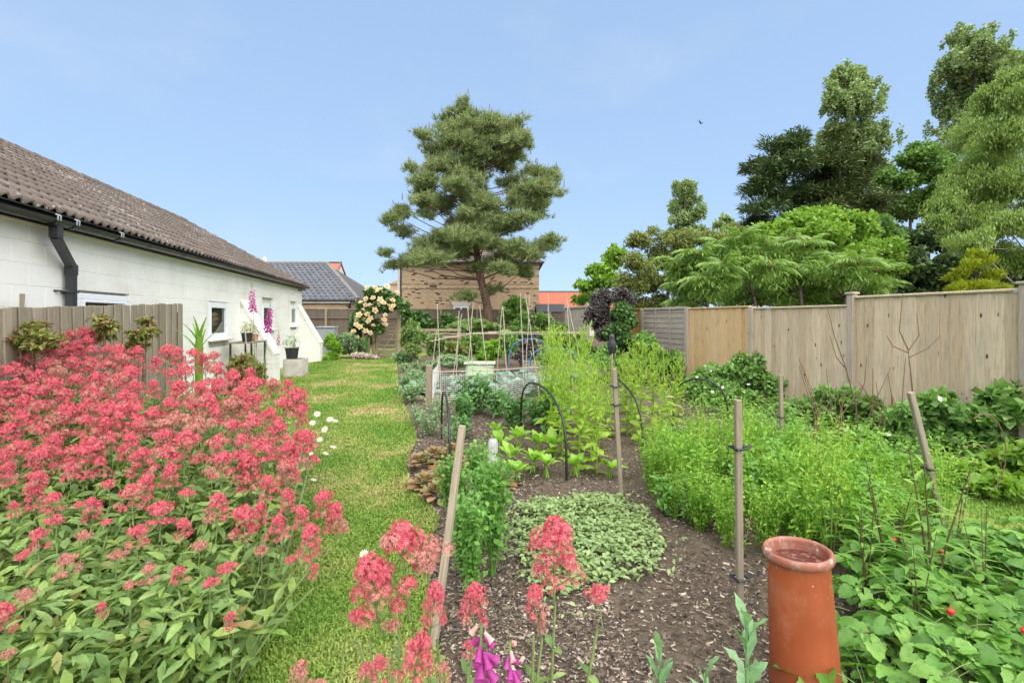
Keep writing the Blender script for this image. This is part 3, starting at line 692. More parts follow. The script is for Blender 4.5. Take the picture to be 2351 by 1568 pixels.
# ------------------------------------------------------------------ houses beyond the garden
def frame(name, label, cat, px, Z, group=None):
    p = P(px, HY, Z); return thing(name, label, cat, (p[0], p[1], 0), -TH, group)
def lx(px, pc, Z): return (px - pc) / F * Z
def lz(py, Z): return EYE + (HY - py) / F * Z
def brickwork(parent, x0, x1, z0, z1, y, skip=None, keep=300, face=-1, name='brick', lay=None):
    bw, bh, g = .215, .065, .010; me = B().box((0, 0, 0), (bw, .05, bh)).mesh('brick', [W['brick']])
    mh = B().box((0, 0, 0), (bw / 2 - .005, .05, bh)).mesh('brick', [W['brick']]); rest = B(); n = 0; pos = []
    z = z0; c = 0
    while z < z1:
        x = x0 + (0 if c % 2 else -(bw + g) / 2)
        while x < x1:
            xa, xb = max(x, x0), min(x + bw, x1); x += bw + g
            if xb - xa < .05 or (skip and skip(xa, xb, z, z + bh)): continue
            pos.append(((xa + xb) / 2, z + bh / 2, xb - xa))
        z += bh + g; c += 1
    pos.sort(key=lambda p: lay(p) if lay else p[1]); 
    for p in pos:
        if n < keep and p[2] > .2: link(name, me, parent, (p[0], y - .02, p[1])); n += 1
        else: rest.box((p[0], y - .02 + random.uniform(-.003, .003), p[1]), (p[2], .05, bh))
    rest.build('brick_courses', [W['brick']], parent, kind='stuff')
def courses(parent, name, p00, p10, p11, p01, n, mat, lift=.03):
    """stepped tile courses on a roof plane: p00-p10 eave, p01-p11 ridge"""
    p00, p10, p11, p01 = map(np.array, (p00, p10, p11, p01)); b = B(); nn = np.cross(p10 - p00, p01 - p00); nn = nn / np.linalg.norm(nn) * lift
    for i in range(n):
        t0, t1 = i / n, (i + 1.06) / n; a0 = p00 + (p01 - p00) * t0; a1 = p10 + (p11 - p10) * t0; c0 = p00 + (p01 - p00) * min(t1, 1); c1 = p10 + (p11 - p10) * min(t1, 1)
        b.add([a0 + nn, a1 + nn, c1, c0, a0 - nn * .3, a1 - nn * .3], [(0, 1, 2, 3), (4, 5, 1, 0)])
    return b.build(name, [mat], parent)
# yellow brick house behind the pine
HZ = 30.0; bh_ = frame('brick_house', 'two storey buff brick house with hipped roof behind the pine', 'house', 1080, HZ)
x0, x1, ez = lx(920, 1080, HZ), lx(1238, 1080, HZ), lz(603, HZ)
B().box(((x0 + x1) / 2, 4.02, ez / 2), (x1 - x0 - .03, 8.0, ez)).build('wall_core', [W['mortar']], bh_)
wxa, wxb, wz = lx(1042, 1080, HZ), lx(1076, 1080, HZ), lz(703, HZ)
brickwork(bh_, x0, x1, 1.7, ez - .05, 0, lambda a, b, z, zz: (b > wxa - .05 and a < wxb + .05 and z < wz + .18) or (abs(z - 3.48) < .1), 290, lay=lambda p: abs(p[1] - 3.3) + (0 if p[0] < .3 else .5))
db = B()                                                   # dentil string course
for i in range(int((x1 - x0) / .225)): db.box((x0 + .11 + i * .225, -.04 - (.03 if i % 2 else 0), 3.50), (.2, .06, .15))
db.box(((x0 + x1) / 2, -.045, 3.40), (x1 - x0, .06, .05)); db.build('string_course', [W['brick']], bh_)
hw = B().bbox(((wxa + wxb) / 2, -.02, wz - .5), (wxb - wxa, .08, 1.0), .01).build('window', [W['upvc']], bh_)
B().box((wxa + (wxb - wxa) * .27, -.066, wz - .5), ((wxb - wxa) * .34, .01, .8)).build('pane', [W['glass']], hw)
B().box((wxa + (wxb - wxa) * .73, -.066, wz - .5), ((wxb - wxa) * .34, .01, .8)).build('pane', [W['glass']], hw)
B().prism([(wxa - .18, wz + .27), (wxb + .18, wz + .27), (wxb + .06, wz + .02), (wxa - .06, wz + .02)], (-.06, .0), 1).build('lintel', [W['stone']], bh_)
rx0, rx1, ry0, ry1, rz1 = x0 - .3, x1 + .3, -.3, 8.3, ez + 3.05
apx, apy = (rx0 + rx1) / 2, 4.0
A_, B_, C_, D_, E1, E2 = (rx0, ry0, ez), (rx1, ry0, ez), (rx1, ry1, ez), (rx0, ry1, ez), (apx - .4, apy, rz1), (apx + .4, apy, rz1)
ro = B().add([A_, B_, C_, D_, E1, E2], [(0, 1, 5, 4), (2, 3, 4, 5)]).add([A_, D_, E1, B_, C_, E2], [(1, 0, 2), (3, 4, 5)]).build('roof', [W['tile_slate']], bh_)
courses(ro, 'tile_courses', A_, B_, E2, E1, 20, W['tile'])
courses(ro, 'tile_courses', B_, C_, E2, E2, 20, W['tile']); courses(ro, 'tile_courses', D_, A_, E1, E1, 20, W['tile'])
B().bbox((apx, -.34, ez - .02), (rx1 - rx0, .1, .12), .02).build('gutter', [W['gutter']], bh_)
B().tube([(x0 - .03, -.32, ez - .05), (x0 + .02, -.1, ez - .45), (x0 + .02, -.08, 1.5)], .045, 6).build('downpipe', [W['gutter']], bh_)
B().box((x0 - .12, -.03, ez / 2), (.14, .03, ez)).build('render_strip', [W['white_fascia']], bh_)
ex = B(); ex.box((x0 - .9, 5, 2.0), (1.3, 3, 4.0)).prism([(x0 - 1.6, 3.9), (x0 - .1, 3.9), (x0 - .1, 4.6)], (3.4, 6.6), 1); ex.build('side_extension', [W['brick']], bh_)
# bungalow with grey pantile hip roof
BZ = 25.0; gb_ = frame('bungalow', 'brick bungalow with grey wavy pantile hipped roof beyond the white wall', 'house', 740, BZ)
bx1 = lx(806, 740, BZ); bez = lz(689, BZ); rdz = lz(606, 28.5); hx = lx(826, 740, BZ); rex = lx(697, 740, 28.5) + 0.0
B().box((bx1 - 4.6, 3.4, bez / 2), (9.17, 6.7, bez)).build('wall_core', [W['mortar']], gb_)
brickwork(gb_, bx1 - 3.4, bx1, 1.6, bez - .16, .04, None, 150)
ry = 3.5; hy0 = -.25
e0, e1, q0, q1 = np.array((bx1 - 9.5, hy0, bez)), np.array((hx, hy0, bez)), np.array((bx1 - 9.5, ry, rdz)), np.array((rex, ry, rdz))
e2 = np.array((hx, ry * 2, bez))
gro = B().add([e0, e1, q1, q0, e2], [(0, 1, 2, 3)]).add([e1, e2, q1], [(0, 1, 2)]).build('roof', [W['tile_slate']], gb_)
sl = q0 - e0; sln = np.linalg.norm(sl); sv = sl / sln; nrm = np.array((0, -sv[2], sv[1])); nrow = 14; exg = sln / nrow
gtv, gtf = tile_mesh(.30, exg + .05, 1, .045, 8, .02); Mg = np.stack([sv, np.array((1., 0, 0)), nrm], 1)
gtv = gtv @ Mg.T; gme = np_mesh('pantile', [(gtv, gtf[:, ::-1])], W['tile_grey'], True)
for r_ in range(nrow):
    xe = hx + (rex - hx) * (r_ + .8) / nrow; x = xe - .30
    for i in range(18 if r_ < 10 else 16):
        link('pantile', gme, gro, tuple(np.array((x, hy0, bez)) + sv * r_ * exg + nrm * .01)); x -= .30
hr = B()
for t_ in np.arange(0, 1, .07):
    a = e1 + (q1 - e1) * t_; b = e1 + (q1 - e1) * min(t_ + .078, 1); hr.tube([a + (0, 0, .03), b + (0, 0, .05)], [.12, .105], 7)
for x in np.arange(0, 9, .42): hr.tube([(rex - x, ry, rdz + .03), (rex - x - .43, ry, rdz + .045)], [.12, .105], 7)
hr.build('hip_tiles', [plain('concrete_ridge', (.24, .22, .20), .9, col2=(.15, .14, .13), scale=5)], gro)
B().bbox((bx1 - 4.5, -.12, bez - .09), (9.2, .2, .16), .01).build('fascia', [W['white_fascia']], gb_)
B().bbox((bx1 - 4.4, -.29, bez - .02), (9.4, .11, .09), .02).build('gutter', [W['gutter']], gb_)
B().tube([(bx1 + .12, -.3, bez - .05), (bx1 - .08, -.06, bez - .4), (bx1 - .08, -.05, 1)], .04, 6).build('downpipe', [W['gutter']], gb_)
# distant terracotta roofs
def red_house(label, px, Z, pl, pr, pyr, pye, gable):
    t_ = frame('red_roof_house', label, 'house', px, Z, 'distant red roofed houses'); a, b = lx(pl, px, Z), lx(pr, px, Z); zr, ze = lz(pyr, Z + 3), lz(pye, Z)
    B().prism([(0, 0), (6, 0), (6, ze), (3, zr - .1), (0, ze)], (a + .1, b - .1), 0).build('wall', [W['stone']], t_)
    courses(t_, 'roof', (a, -.2, ze), (b, -.2, ze), (b, 3, zr), (a, 3, zr), 15, W['tile_red'], .04); courses(t_, 'roof', (b, 6.2, ze), (a, 6.2, ze), (a, 3, zr), (b, 3, zr), 15, W['tile_red'])
    B().tube([(a, 3, zr + .02), (b, 3, zr + .02)], .11, 7).build('ridge', [W['tile_slate']], t_)
    if gable: B().prism([(-.25, ze - .05), (3, zr), (3, zr + .08), (-.3, ze + .04)], (b - .02, b + .05), 0).build('barge_board', [W['gutter']], t_)
red_house('distant house with terracotta tiled gable roof above the grey bungalow', 730, 40, 640, 755, 604, 668, True)
red_house('distant house with bright orange red tiled roof right of brick house', 1290, 42, 1215, 1420, 671, 706, False)
ch = frame('chimney', 'small stone chimney with pot showing above the brown roof', 'chimney', 608, 31)
B().bbox((0, 0, 2.55), (.42, .42, 5.1), .02).bbox((0, 0, 5.12), (.5, .5, .08), .02).build('stack', [W['stone']], ch)
B().lathe([(.1, 5.15), (.13, 5.3), (.09, 5.45), (.1, 5.5), (.0, 5.5)], 10).build('pot', [W['stone']], ch)
sh = frame('shed', 'low shed with dark felt roof in front of the orange roof', 'shed', 1265, 23.5)
a, b = lx(1232, 1265, 23.5), lx(1300, 1265, 23.5)
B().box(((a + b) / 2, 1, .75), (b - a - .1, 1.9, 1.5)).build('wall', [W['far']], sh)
B().prism([(-.1, 1.86), (1, 2.25), (2.1, 1.86), (2.1, 1.80), (1, 2.19), (-.1, 1.80)], (a, b), 0).build('roof', [W['felt']], sh)

# ------------------------------------------------------------------ leaf colours
LM = {}
def lm(k, cols, **kw): LM[k] = leafmat(k + '_leaf', cols, **kw)
lm('pine', [(.14, .19, .075), (.20, .26, .095), (.26, .32, .12), (.33, .37, .15)], trans=.15, rough=.6)
lm('candle', [(.200, .150, .080), (.140, .120, .060)], trans=0)
lm('conifer', [(.07, .12, .05), (.10, .155, .06), (.13, .19, .07), (.17, .22, .08)], trans=.1)
lm('yew', [(.06, .11, .045), (.085, .145, .05), (.115, .18, .06)], trans=.15)
lm('poplar', [(.19, .28, .10), (.24, .33, .12), (.29, .38, .15), (.40, .47, .27)], trans=.25)
lm('bright', [(.150, .275, .037), (.213, .362, .050), (.275, .438, .069)], trans=.35)
lm('mid', [(.10, .20, .045), (.14, .25, .055), (.19, .31, .075)], trans=.3)
lm('birch', [(.19, .29, .07), (.24, .34, .085), (.30, .39, .105)], trans=.35)
lm('golden', [(.204, .264, .014), (.288, .348, .024), (.360, .396, .036)], trans=.25)
lm('sumac', [(.13, .24, .05), (.19, .31, .065), (.25, .37, .09), (.16, .28, .05)], trans=.35)
lm('red', [(.17, .27, .07), (.21, .30, .08), (.25, .32, .09), (.20, .27, .075), (.24, .22, .08), (.32, .19, .10)], trans=.25)
lm('purple', [(.077, .063, .070), (.112, .091, .098), (.154, .126, .126), (.084, .098, .070)], trans=.1)
lm('shrub', [(.12, .25, .06), (.18, .33, .085), (.24, .40, .11), (.31, .46, .15)], trans=.3)
lm('rosel', [(.06, .135, .035), (.09, .18, .05), (.13, .23, .065)], trans=.2, rough=.4)

def sub_blobs(C, Rr, k, sp=(.2, 1.0, .28, .55)):
    """break blobs into smaller clumps near their surface"""
    cs, rs = [], []
    for c, r in zip(C, Rr):
        d = rng.normal(size=(k, 3)); d /= np.linalg.norm(d, axis=1)[:, None]; d[:, 2] = np.where(d[:, 2] < -.4, -d[:, 2] * .5, d[:, 2])
        cs.append(c + d * r * rnd(k, sp[0], sp[1])[:, None]); rs.append(r[None] * rnd(k, sp[2], sp[3])[:, None])
    return np.concatenate(cs), np.concatenate(rs)
def fill(C, Rr, n, T, size, up=.5, pit=0.0, jit=.7, yaw_out=False, cen=None):
    w = (Rr[:, 0] * Rr[:, 2]); w = w / w.sum(); k = rng.choice(len(C), n, p=w)
    d = rng.normal(size=(n, 3)); d /= np.linalg.norm(d, axis=1)[:, None]; rr = rnd(n) ** .42
    pos = C[k] + d * Rr[k] * rr[:, None]
    yaw = rnd(n, 0, 6.283)
    if yaw_out: yaw = np.arctan2(d[:, 1], d[:, 0]) - math.pi / 2 + rng.normal(0, .6, n)
    return scat(T, pos, yaw, pit + rng.normal(0, jit, n), rng.normal(0, jit, n), rnd(n, .65, 1.3) * size)
def blobs_world(blobs, Z, dz):
    C, Rr = [], []
    for b in blobs:
        x, y, rx, ry = b[:4]; o = b[4] if len(b) > 4 else random.uniform(-1, 1) * dz; z = Z + o
        C.append(P(x, y, z)); r = mpp(z); Rr.append((rx * r, (rx + ry) / 2 * r, ry * r))
    return np.array(C), np.array(Rr)
def limbs(path, C, n_side=6, r0=.1, every=1, sag=.1):
    """trunk path [(P, r)], one limb to each clump"""
    b = B(); pts = np.array([p for p, r in path]); rad = [r for p, r in path]; b.tube(pts, rad, 9)
    for c in C[::every]:
        j = np.linspace(0, 1, 24); xs = np.stack([np.interp(j, np.linspace(0, 1, len(pts)), pts[:, k]) for k in range(3)], 1); rs = np.interp(j, np.linspace(0, 1, len(pts)), rad)
        tgt = c.copy(); dist = np.linalg.norm(xs - (tgt - np.array((0, 0, .35 * np.linalg.norm(tgt[:2] - pts[0][:2])))), axis=1); i = dist.argmin(); s = xs[i]
        m = (s + tgt) / 2 + np.array((random.uniform(-.1, .1), random.uniform(-.1, .1), -sag * np.linalg.norm(tgt - s))); r = min(rs[i] * .55, r0)
        b.tube([s, s * .5 + m * .5 + (0, 0, .0), m, m * .45 + tgt * .55, tgt], [r, r * .8, r * .6, r * .42, r * .18], 5, cap=False)
    return b
def tree(name, label, cat, Z, blobs, mat, size, T=QD, cov=3.2, dz=1.2, trunk=None, bark='bark2', sub=7, group=None, cap=38000, every=2, foliage='crown', r0=.08, spread=(.2, 1.0, .28, .55), tall=1.0, **kw):
    C, Rr = blobs_world(blobs, Z, dz)
    if trunk is None:
        cx = float(np.mean([b[0] for b in blobs])); trunk = [(cx, 9999, .18), (cx, float(np.mean([b[1] for b in blobs])), .08)]
    path = []
    for px, py, r in trunk:
        p = P(px, min(py, HY + EYE * F / Z), Z); p[2] = max(p[2], 0); path.append((p, r))
    base = np.array((path[0][0][0], path[0][0][1], 0)); root = thing(name, label, cat, tuple(base), 0, group)
    b = limbs([(p - base, r) for p, r in path], C - base, r0=r0, every=every); b.build('trunk', [W[bark]], root, smooth=True)
    C2, R2 = sub_blobs(C, Rr, sub, spread) if sub else (C, Rr)
    R2 = R2 * np.array((1, 1, tall))
    area = (math.pi * Rr[:, 0] * Rr[:, 2]).sum(); n = int(min(cap, cov * 1.7 * area / (.15 * size * size)))
    V, Fc = fill(C2, R2, n, T, size, **kw)
    link(foliage, np_mesh(foliage, [(V - base, Fc)], LM[mat] if isinstance(mat, str) else mat), root)
    return root, base, C2, R2

# ------------------------------------------------------------------ pine
def zp(l, s=.3514, ox=826.5, oy=208.2): return [(x * s + ox, y * s + oy, a * s, b * s, *r) for x, y, a, b, *r in l]
PINE = zp([(690, 120, 60, 70), (590, 175, 90, 60), (760, 205, 100, 70), (880, 205, 90, 80), (1000, 240, 80, 80), (420, 290, 70, 60), (620, 300, 130, 90), (820, 300, 120, 80), (1000, 330, 110, 80),
  (1080, 340, 50, 50), (520, 390, 110, 80), (700, 400, 130, 90), (880, 420, 120, 80), (345, 500, 50, 50), (440, 560, 70, 50), (580, 520, 120, 80), (760, 520, 130, 80), (940, 480, 100, 70), (1130, 520, 80, 50),
  (1250, 580, 90, 70), (1150, 620, 110, 60), (980, 600, 100, 60), (640, 620, 110, 60), (420, 655, 90, 50), (440, 720, 110, 60), (570, 720, 100, 60), (720, 700, 100, 60), (860, 740, 110, 70), (1040, 720, 110, 70),
  (1180, 730, 90, 60), (1265, 660, 70, 60), (270, 770, 60, 36), (210, 850, 75, 45), (290, 920, 100, 42), (430, 800, 70, 45), (640, 860, 100, 60), (790, 820, 110, 60), (900, 860, 100, 60), (1060, 820, 120, 60),
  (1150, 800, 90, 50), (700, 950, 150, 70), (580, 990, 140, 70), (820, 990, 130, 60), (1000, 900, 100, 45), (1240, 960, 75, 45), (1180, 1010, 100, 50), (1080, 1060, 130, 80), (940, 1080, 110, 70), (1040, 1180, 110, 65),
  (900, 1160, 90, 50), (400, 1040, 110, 55), (330, 1110, 100, 65), (170, 1055, 50, 36), (210, 1130, 55, 45), (480, 1090, 120, 60), (620, 1050, 130, 45), (700, 1340, 75, 50), (860, 1300, 60, 45), (770, 1150, 80, 50)])
def pine():
    Z = 24.0; bl_ = []
    for x, y, a, b in PINE:
        half = 4.6 * math.sqrt(max(.15, 1 - ((x - 1080) / 230) ** 2)) * min(1, .35 + (y - 215) / 330)
        bl_.append((x, y + 6, a * 1.12, b * 1.25, random.uniform(-1, 1) * half * .62))
    for i, p in enumerate(list(bl_)):                        # fill the spaces between neighbouring sprays
        for q in bl_[i + 1:len(PINE)]:
            if math.hypot(p[0] - q[0], p[1] - q[1]) < 52 and random.random() < .55 and 270 < (p[1] + q[1]) / 2 < 590: bl_.append(((p[0] + q[0]) / 2, (p[1] + q[1]) / 2, 26, 20, (p[4] + q[4]) / 2))
    for y in range(290, 575, 30): bl_.append((1074 + (y - 290) * .07 + random.uniform(-30, 30), y, 46, 30, random.uniform(-1.6, -.5))); bl_.append((1080 + random.choice((-1, 1)) * random.uniform(60, 120) * min(1, y / 400), y + 12, 40, 26, random.uniform(-1.5, 1.5)))
    C, Rr = blobs_world(bl_, Z, 0)
    tp = [(1128, 9999, .25), (1118, 700, .21), (1101, 630, .19), (1092, 560, .16), (1086, 450, .13), (1076, 330, .08), (1070, 235, .03)]
    path = []
    for px, py, r in tp:
        p = P(px, min(py, HY + EYE * F / Z), Z); p[2] = max(p[2], 0); path.append((p, r))
    base = np.array((path[0][0][0], path[0][0][1], 0)); root = thing('pine_tree', 'tall pine tree with leaning reddish trunk in front of brick house', 'tree', tuple(base))
    limbs([(p - base, r) for p, r in path], C - base, r0=.045, sag=.06).build('trunk', [W['bark']], root, smooth=True)
    C2, R2 = sub_blobs(C, Rr, 14, (.15, 1.0, .26, .5))
    n = 15500; k = rng.choice(len(C2), n, p=(R2[:, 0] * R2[:, 2]) / (R2[:, 0] * R2[:, 2]).sum())
    d = rng.normal(size=(n, 3)); d /= np.linalg.norm(d, axis=1)[:, None]; tp_ = C2[k] + d * R2[k] * (rnd(n) ** .4)[:, None]
    m = 13; pos = np.repeat(tp_, m, 0) + rng.normal(0, .04, (n * m, 3)); out = np.repeat(np.arctan2(d[:, 1], d[:, 0]), m)
    V, Fc = scat((NEEDLE[0] * np.array((3.4, 1, 1)), NEEDLE[1]), pos, out - math.pi / 2 + rng.normal(0, 1.2, n * m), rng.normal(.55, .6, n * m), rnd(n * m, 0, 6.28), rnd(n * m, .17, .33))
    link('crown', np_mesh('crown', [(V - base, Fc)], LM['pine']), root)
    top = C2[(C2[:, 2] > 5.5)]; cb = B(); c0 = top[rng.choice(len(top), min(190, len(top)), replace=False)]
    for c in c0:
        p = c + np.array((random.uniform(-.25, .25), random.uniform(-.3, .3), random.uniform(.15, .42))) - base; h = random.uniform(.18, .36)
        cb.tube([p, p + (random.uniform(-.04, .04), 0, h)], [.028, .016], 5)
    cb.build('candles', [LM['candle']], root, kind='stuff')
pine()

# ------------------------------------------------------------------ trees beyond the right fence
tree('poplar_tree', 'tall slender poplar standing behind the dark conifers', 'tree', 42, [(1955, 190, 45, 40), (1930, 240, 45, 45), (1975, 250, 50, 50), (1960, 320, 70, 55), (1915, 330, 38, 45), (2010, 330, 35, 55), (1950, 400, 75, 60), (2010, 410, 35, 50), (1960, 480, 80, 50), (1930, 180, 20, 25), (1985, 205, 25, 25)],
     'poplar', .24, QR, 2.5, 2.0, [(1960, 9999, .45), (1960, 400, .25), (1955, 190, .05)], sub=60, group='poplars beyond the fence', spread=(.0, 1.15, .11, .24), cap=60000, tall=2.0)
tree('poplar_tree', 'tallest poplar at the top right corner of the photo', 'tree', 38, [(2215, 100, 45, 35), (2260, 130, 50, 50), (2200, 170, 42, 60), (2290, 180, 50, 55), (2230, 230, 60, 60), (2185, 260, 30, 60), (2320, 240, 40, 55), (2190, 310, 40, 40), (2250, 320, 65, 55), (2180, 170, 20, 45), (2320, 160, 30, 40)],
     'poplar', .21, QR, 2.5, 2.0, [(2250, 9999, .45), (2245, 400, .3), (2235, 120, .05)], sub=60, group='poplars beyond the fence', spread=(.0, 1.15, .11, .24), cap=60000, tall=2.0)
tree('poplar_tree', 'small far off poplar left of the dark conifers', 'tree', 62, [(1568, 435, 26, 22), (1572, 470, 34, 32), (1575, 510, 42, 36), (1590, 540, 35, 25), (1550, 545, 25, 25), (1605, 490, 14, 26), (1570, 580, 40, 35)],
     'poplar', .30, QR, 2.5, 1.5, [(1573, 9999, .35), (1572, 430, .06)], sub=34, group='poplars beyond the fence', spread=(.1, 1.1, .14, .3), tall=1.7)
tree('conifer_tree', 'dark green conifer with ragged side sprays, left of two', 'tree', 22, [(1800, 345, 55, 35), (1760, 385, 45, 40), (1820, 390, 60, 45), (1745, 440, 50, 40), (1810, 450, 70, 45), (1740, 480, 45, 35), (1730, 520, 40, 35), (1860, 370, 40, 50), (1790, 520, 60, 40), (1860, 430, 50, 50), (1850, 490, 50, 45), (1770, 420, 50, 50), (1830, 335, 35, 30)],
     'conifer', .27, leafT(2, .24, .1, .3), 4.6, 1.3, [(1800, 9999, .16), (1800, 420, .06), (1800, 350, .015)], sub=9, group='dark conifers beyond the fence', yaw_out=True, pit=.35, jit=.4)
tree('conifer_tree', 'dark olive pointed conifer touching its neighbour, right of two', 'tree', 21, [(1925, 315, 30, 30), (1925, 360, 50, 35), (1915, 405, 60, 40), (1955, 420, 55, 45), (1900, 450, 65, 40), (1965, 470, 60, 40), (1910, 490, 60, 35), (1990, 380, 30, 45), (2010, 470, 35, 40)],
     leafmat('olive_conifer_leaf', [(.08, .12, .045), (.115, .16, .055), (.15, .19, .065), (.18, .20, .075)], trans=.1), .27, leafT(2, .24, .1, .3), 4.6, 1.2, [(1930, 9999, .16), (1928, 400, .05), (1928, 320, .012)], sub=9, group='dark conifers beyond the fence', yaw_out=True, pit=.35, jit=.4)
tree('broadleaf_tree', 'fresh green broadleaf tree behind the birch and conifers', 'tree', 25, [(2090, 385, 60, 45), (2040, 420, 45, 45), (2140, 400, 45, 50), (2060, 480, 55, 50), (2120, 470, 55, 50), (2040, 540, 40, 40), (2160, 470, 40, 60), (2120, 350, 40, 25)],
     'mid', .16, QR, 3.0, 1.5, [(2090, 9999, .16), (2090, 460, .05), (2090, 400, .015)], sub=9)
tree('evergreen_tree', 'dark shady evergreen filling the gap beside the birch', 'tree', 20, [(2120, 560, 75, 60), (2080, 620, 50, 60), (2160, 620, 70, 60), (2200, 560, 50, 50), (2110, 660, 60, 40), (2190, 670, 60, 40), (2060, 690, 60, 40), (2000, 640, 60, 60), (2090, 560, 40, 40), (2050, 560, 50, 50), (2270, 640, 70, 60), (2330, 640, 50, 60)],
     'yew', .18, QR, 3.4, 1.2, [(2130, 9999, .25), (2130, 560, .06)], sub=9)
tree('broadleaf_tree', 'mid green tree filling the gap between conifers and sumac', 'tree', 19, [(1720, 560, 50, 40), (1680, 600, 60, 45), (1760, 620, 70, 50), (1840, 600, 70, 60), (1930, 590, 70, 60), (1640, 650, 60, 50), (1720, 680, 80, 40), (1820, 690, 80, 40), (1920, 690, 80, 40), (1990, 560, 50, 60)],
     'mid', .14, QR, 3.0, 1.0, [(1800, 9999, .2), (1800, 600, .06)], sub=10)
tree('lime_tree', 'rounded bright yellow green tree above the sumac', 'tree', 15.5, [(1880, 495, 60, 35), (1820, 510, 50, 32), (1930, 520, 60, 40), (1770, 540, 45, 35), (1870, 550, 75, 45), (1980, 545, 55, 45), (2030, 580, 45, 45), (1960, 600, 60, 45), (1900, 620, 60, 40), (2040, 625, 40, 35), (1740, 560, 40, 30), (1800, 590, 60, 40), (1800, 660, 80, 50), (1900, 670, 80, 50), (1990, 660, 60, 50), (1700, 650, 60, 50), (1620, 670, 50, 40)],
     'bright', .125, QR, 3.2, 1.2, [(1890, 9999, .16), (1890, 560, .05)], sub=10)
_, bb, C2, R2 = tree('birch_tree', 'weeping birch with pale branches at the right edge', 'tree', 14, [(2300, 205, 40, 35), (2270, 250, 50, 50), (2330, 240, 40, 60), (2240, 320, 50, 60), (2310, 330, 60, 60), (2210, 400, 45, 55), (2280, 420, 70, 60), (2345, 430, 40, 60), (2170, 470, 40, 40), (2230, 500, 65, 55), (2310, 520, 60, 60), (2290, 590, 60, 50), (2340, 610, 40, 50), (2155, 510, 30, 30), (2230, 560, 50, 40), (2260, 380, 60, 60), (2330, 300, 50, 60), (2200, 450, 50, 50), (2270, 470, 60, 50), (2345, 520, 50, 60), (2200, 540, 40, 40), (2330, 180, 40, 40)],
     'birch', .10, leafT(2, .4, .2, .2), 3.0, 1.3, [(2420, 9999, .14), (2400, 500, .1), (2340, 300, .05), (2290, 200, .02)], 'birch', sub=16, cap=60000, pit=-1.1, jit=.5, every=1, r0=.035)
tree('golden_conifer', 'small golden yellow feathery conifer behind the tall fence panel', 'tree', 11.5, [(2240, 615, 35, 26), (2200, 640, 32, 26), (2275, 640, 32, 28), (2235, 665, 50, 25), (2195, 670, 28, 20), (2290, 670, 28, 20), (2245, 590, 16, 16)],
     'golden', .10, leafT(2, .25, .1, .1), 4.2, .4, [(2240, 9999, .08), (2240, 630, .03)], sub=9, yaw_out=True, pit=.9, jit=.35)
tree('red_tipped_shrub', 'tall bronze and red tipped shrub behind the lap fence', 'shrub', 17, [(1480, 560, 40, 35), (1460, 610, 40, 40), (1510, 600, 45, 50), (1480, 660, 50, 45), (1560, 560, 45, 40), (1610, 550, 45, 32), (1650, 550, 40, 28), (1580, 610, 55, 45), (1540, 650, 50, 40), (1690, 530, 25, 20), (1445, 660, 40, 40), (1625, 610, 50, 45), (1500, 710, 60, 40)],
     'red', .10, QD, 2.8, 1.0, [(1520, 9999, .1), (1540, 600, .04)], sub=9)
tree('small_tree', 'small airy green tree left of the bronze shrub', 'tree', 20, [(1350, 660, 28, 18), (1375, 625, 35, 22), (1400, 600, 35, 25), (1340, 690, 30, 22), (1395, 650, 40, 25), (1425, 585, 25, 20), (1375, 690, 40, 25), (1330, 655, 14, 10)],
     'bright', .19, QR, 2.6, .8, [(1400, 9999, .1), (1395, 630, .04)], sub=7)
tree('distant_tree', 'thin far tree top peeping over the bronze shrub', 'tree', 34, [(1668, 505, 16, 14), (1655, 520, 12, 12), (1685, 520, 14, 14), (1670, 545, 25, 20)], 'poplar', .3, QD, 2.2, .5, [(1670, 9999, .15), (1668, 510, .03)], sub=5)
tree('dark_shrub', 'purple black leaved shrub growing over the orange fence panel', 'shrub', 12.3, [(1375, 690, 30, 24), (1410, 685, 40, 24), (1435, 690, 28, 26), (1370, 720, 26, 28), (1395, 740, 38, 32), (1400, 775, 30, 30)],
     'purple', .085, QD, 4.5, .5, [(1405, 9999, .07), (1400, 720, .03)], sub=9)
tree('glossy_shrub', 'glossy green climber in front of the purple black shrub', 'shrub', 11.6, [(1430, 720, 30, 28), (1425, 760, 34, 34), (1440, 790, 26, 26), (1420, 805, 32, 22)], 'rosel', .075, QR, 4.5, .3, [(1428, 9999, .05), (1428, 760, .02)], sub=9)

# sumac: whorls of drooping pinnate fronds
def frond(npair=10, droop=.55, seed=0):
    r_ = random.Random(seed); b = []; pts = []
    for i in range(9):
        t_ = i / 8; pts.append((0, t_ * .95, .18 * math.sin(t_ * 2.2) - droop * t_ * t_))
    V, Fq, T_ = tube(pts, np.linspace(.012, .004, 9), 3, False); parts = [(V, Fq, 1)]
    lt_ = leafT(2, .25, .3, .45)
    pos, yaw, pit_, sc = [], [], [], []
    for i in range(npair):
        t_ = .18 + .78 * i / npair; p = np.array([np.interp(t_, np.linspace(0, 1, 9), [q[k] for q in pts]) for k in range(3)])
        for s in (-1, 1): pos.append(p); yaw.append(s * -(1.25 - .35 * t_) + r_.uniform(-.1, .1)); pit_.append(-.12 - .35 * t_ + r_.uniform(-.15, .15)); sc.append((.30 + .12 * math.sin(t_ * 3.0)) * r_.uniform(.9, 1.1))
    pos.append(pts[-1]); yaw.append(0); pit_.append(-.7); sc.append(.25)
    V2, F2 = scat(lt_, np.array(pos), np.array(yaw), np.array(pit_), np.zeros(len(pos)), np.array(sc)); parts.append((V2, F2, 0))
    return np_mesh('frond', parts, [LM['sumac'], W['twig']])
FR = [frond(10, .45, 1), frond(11, .65, 2), frond(9, .35, 3)]
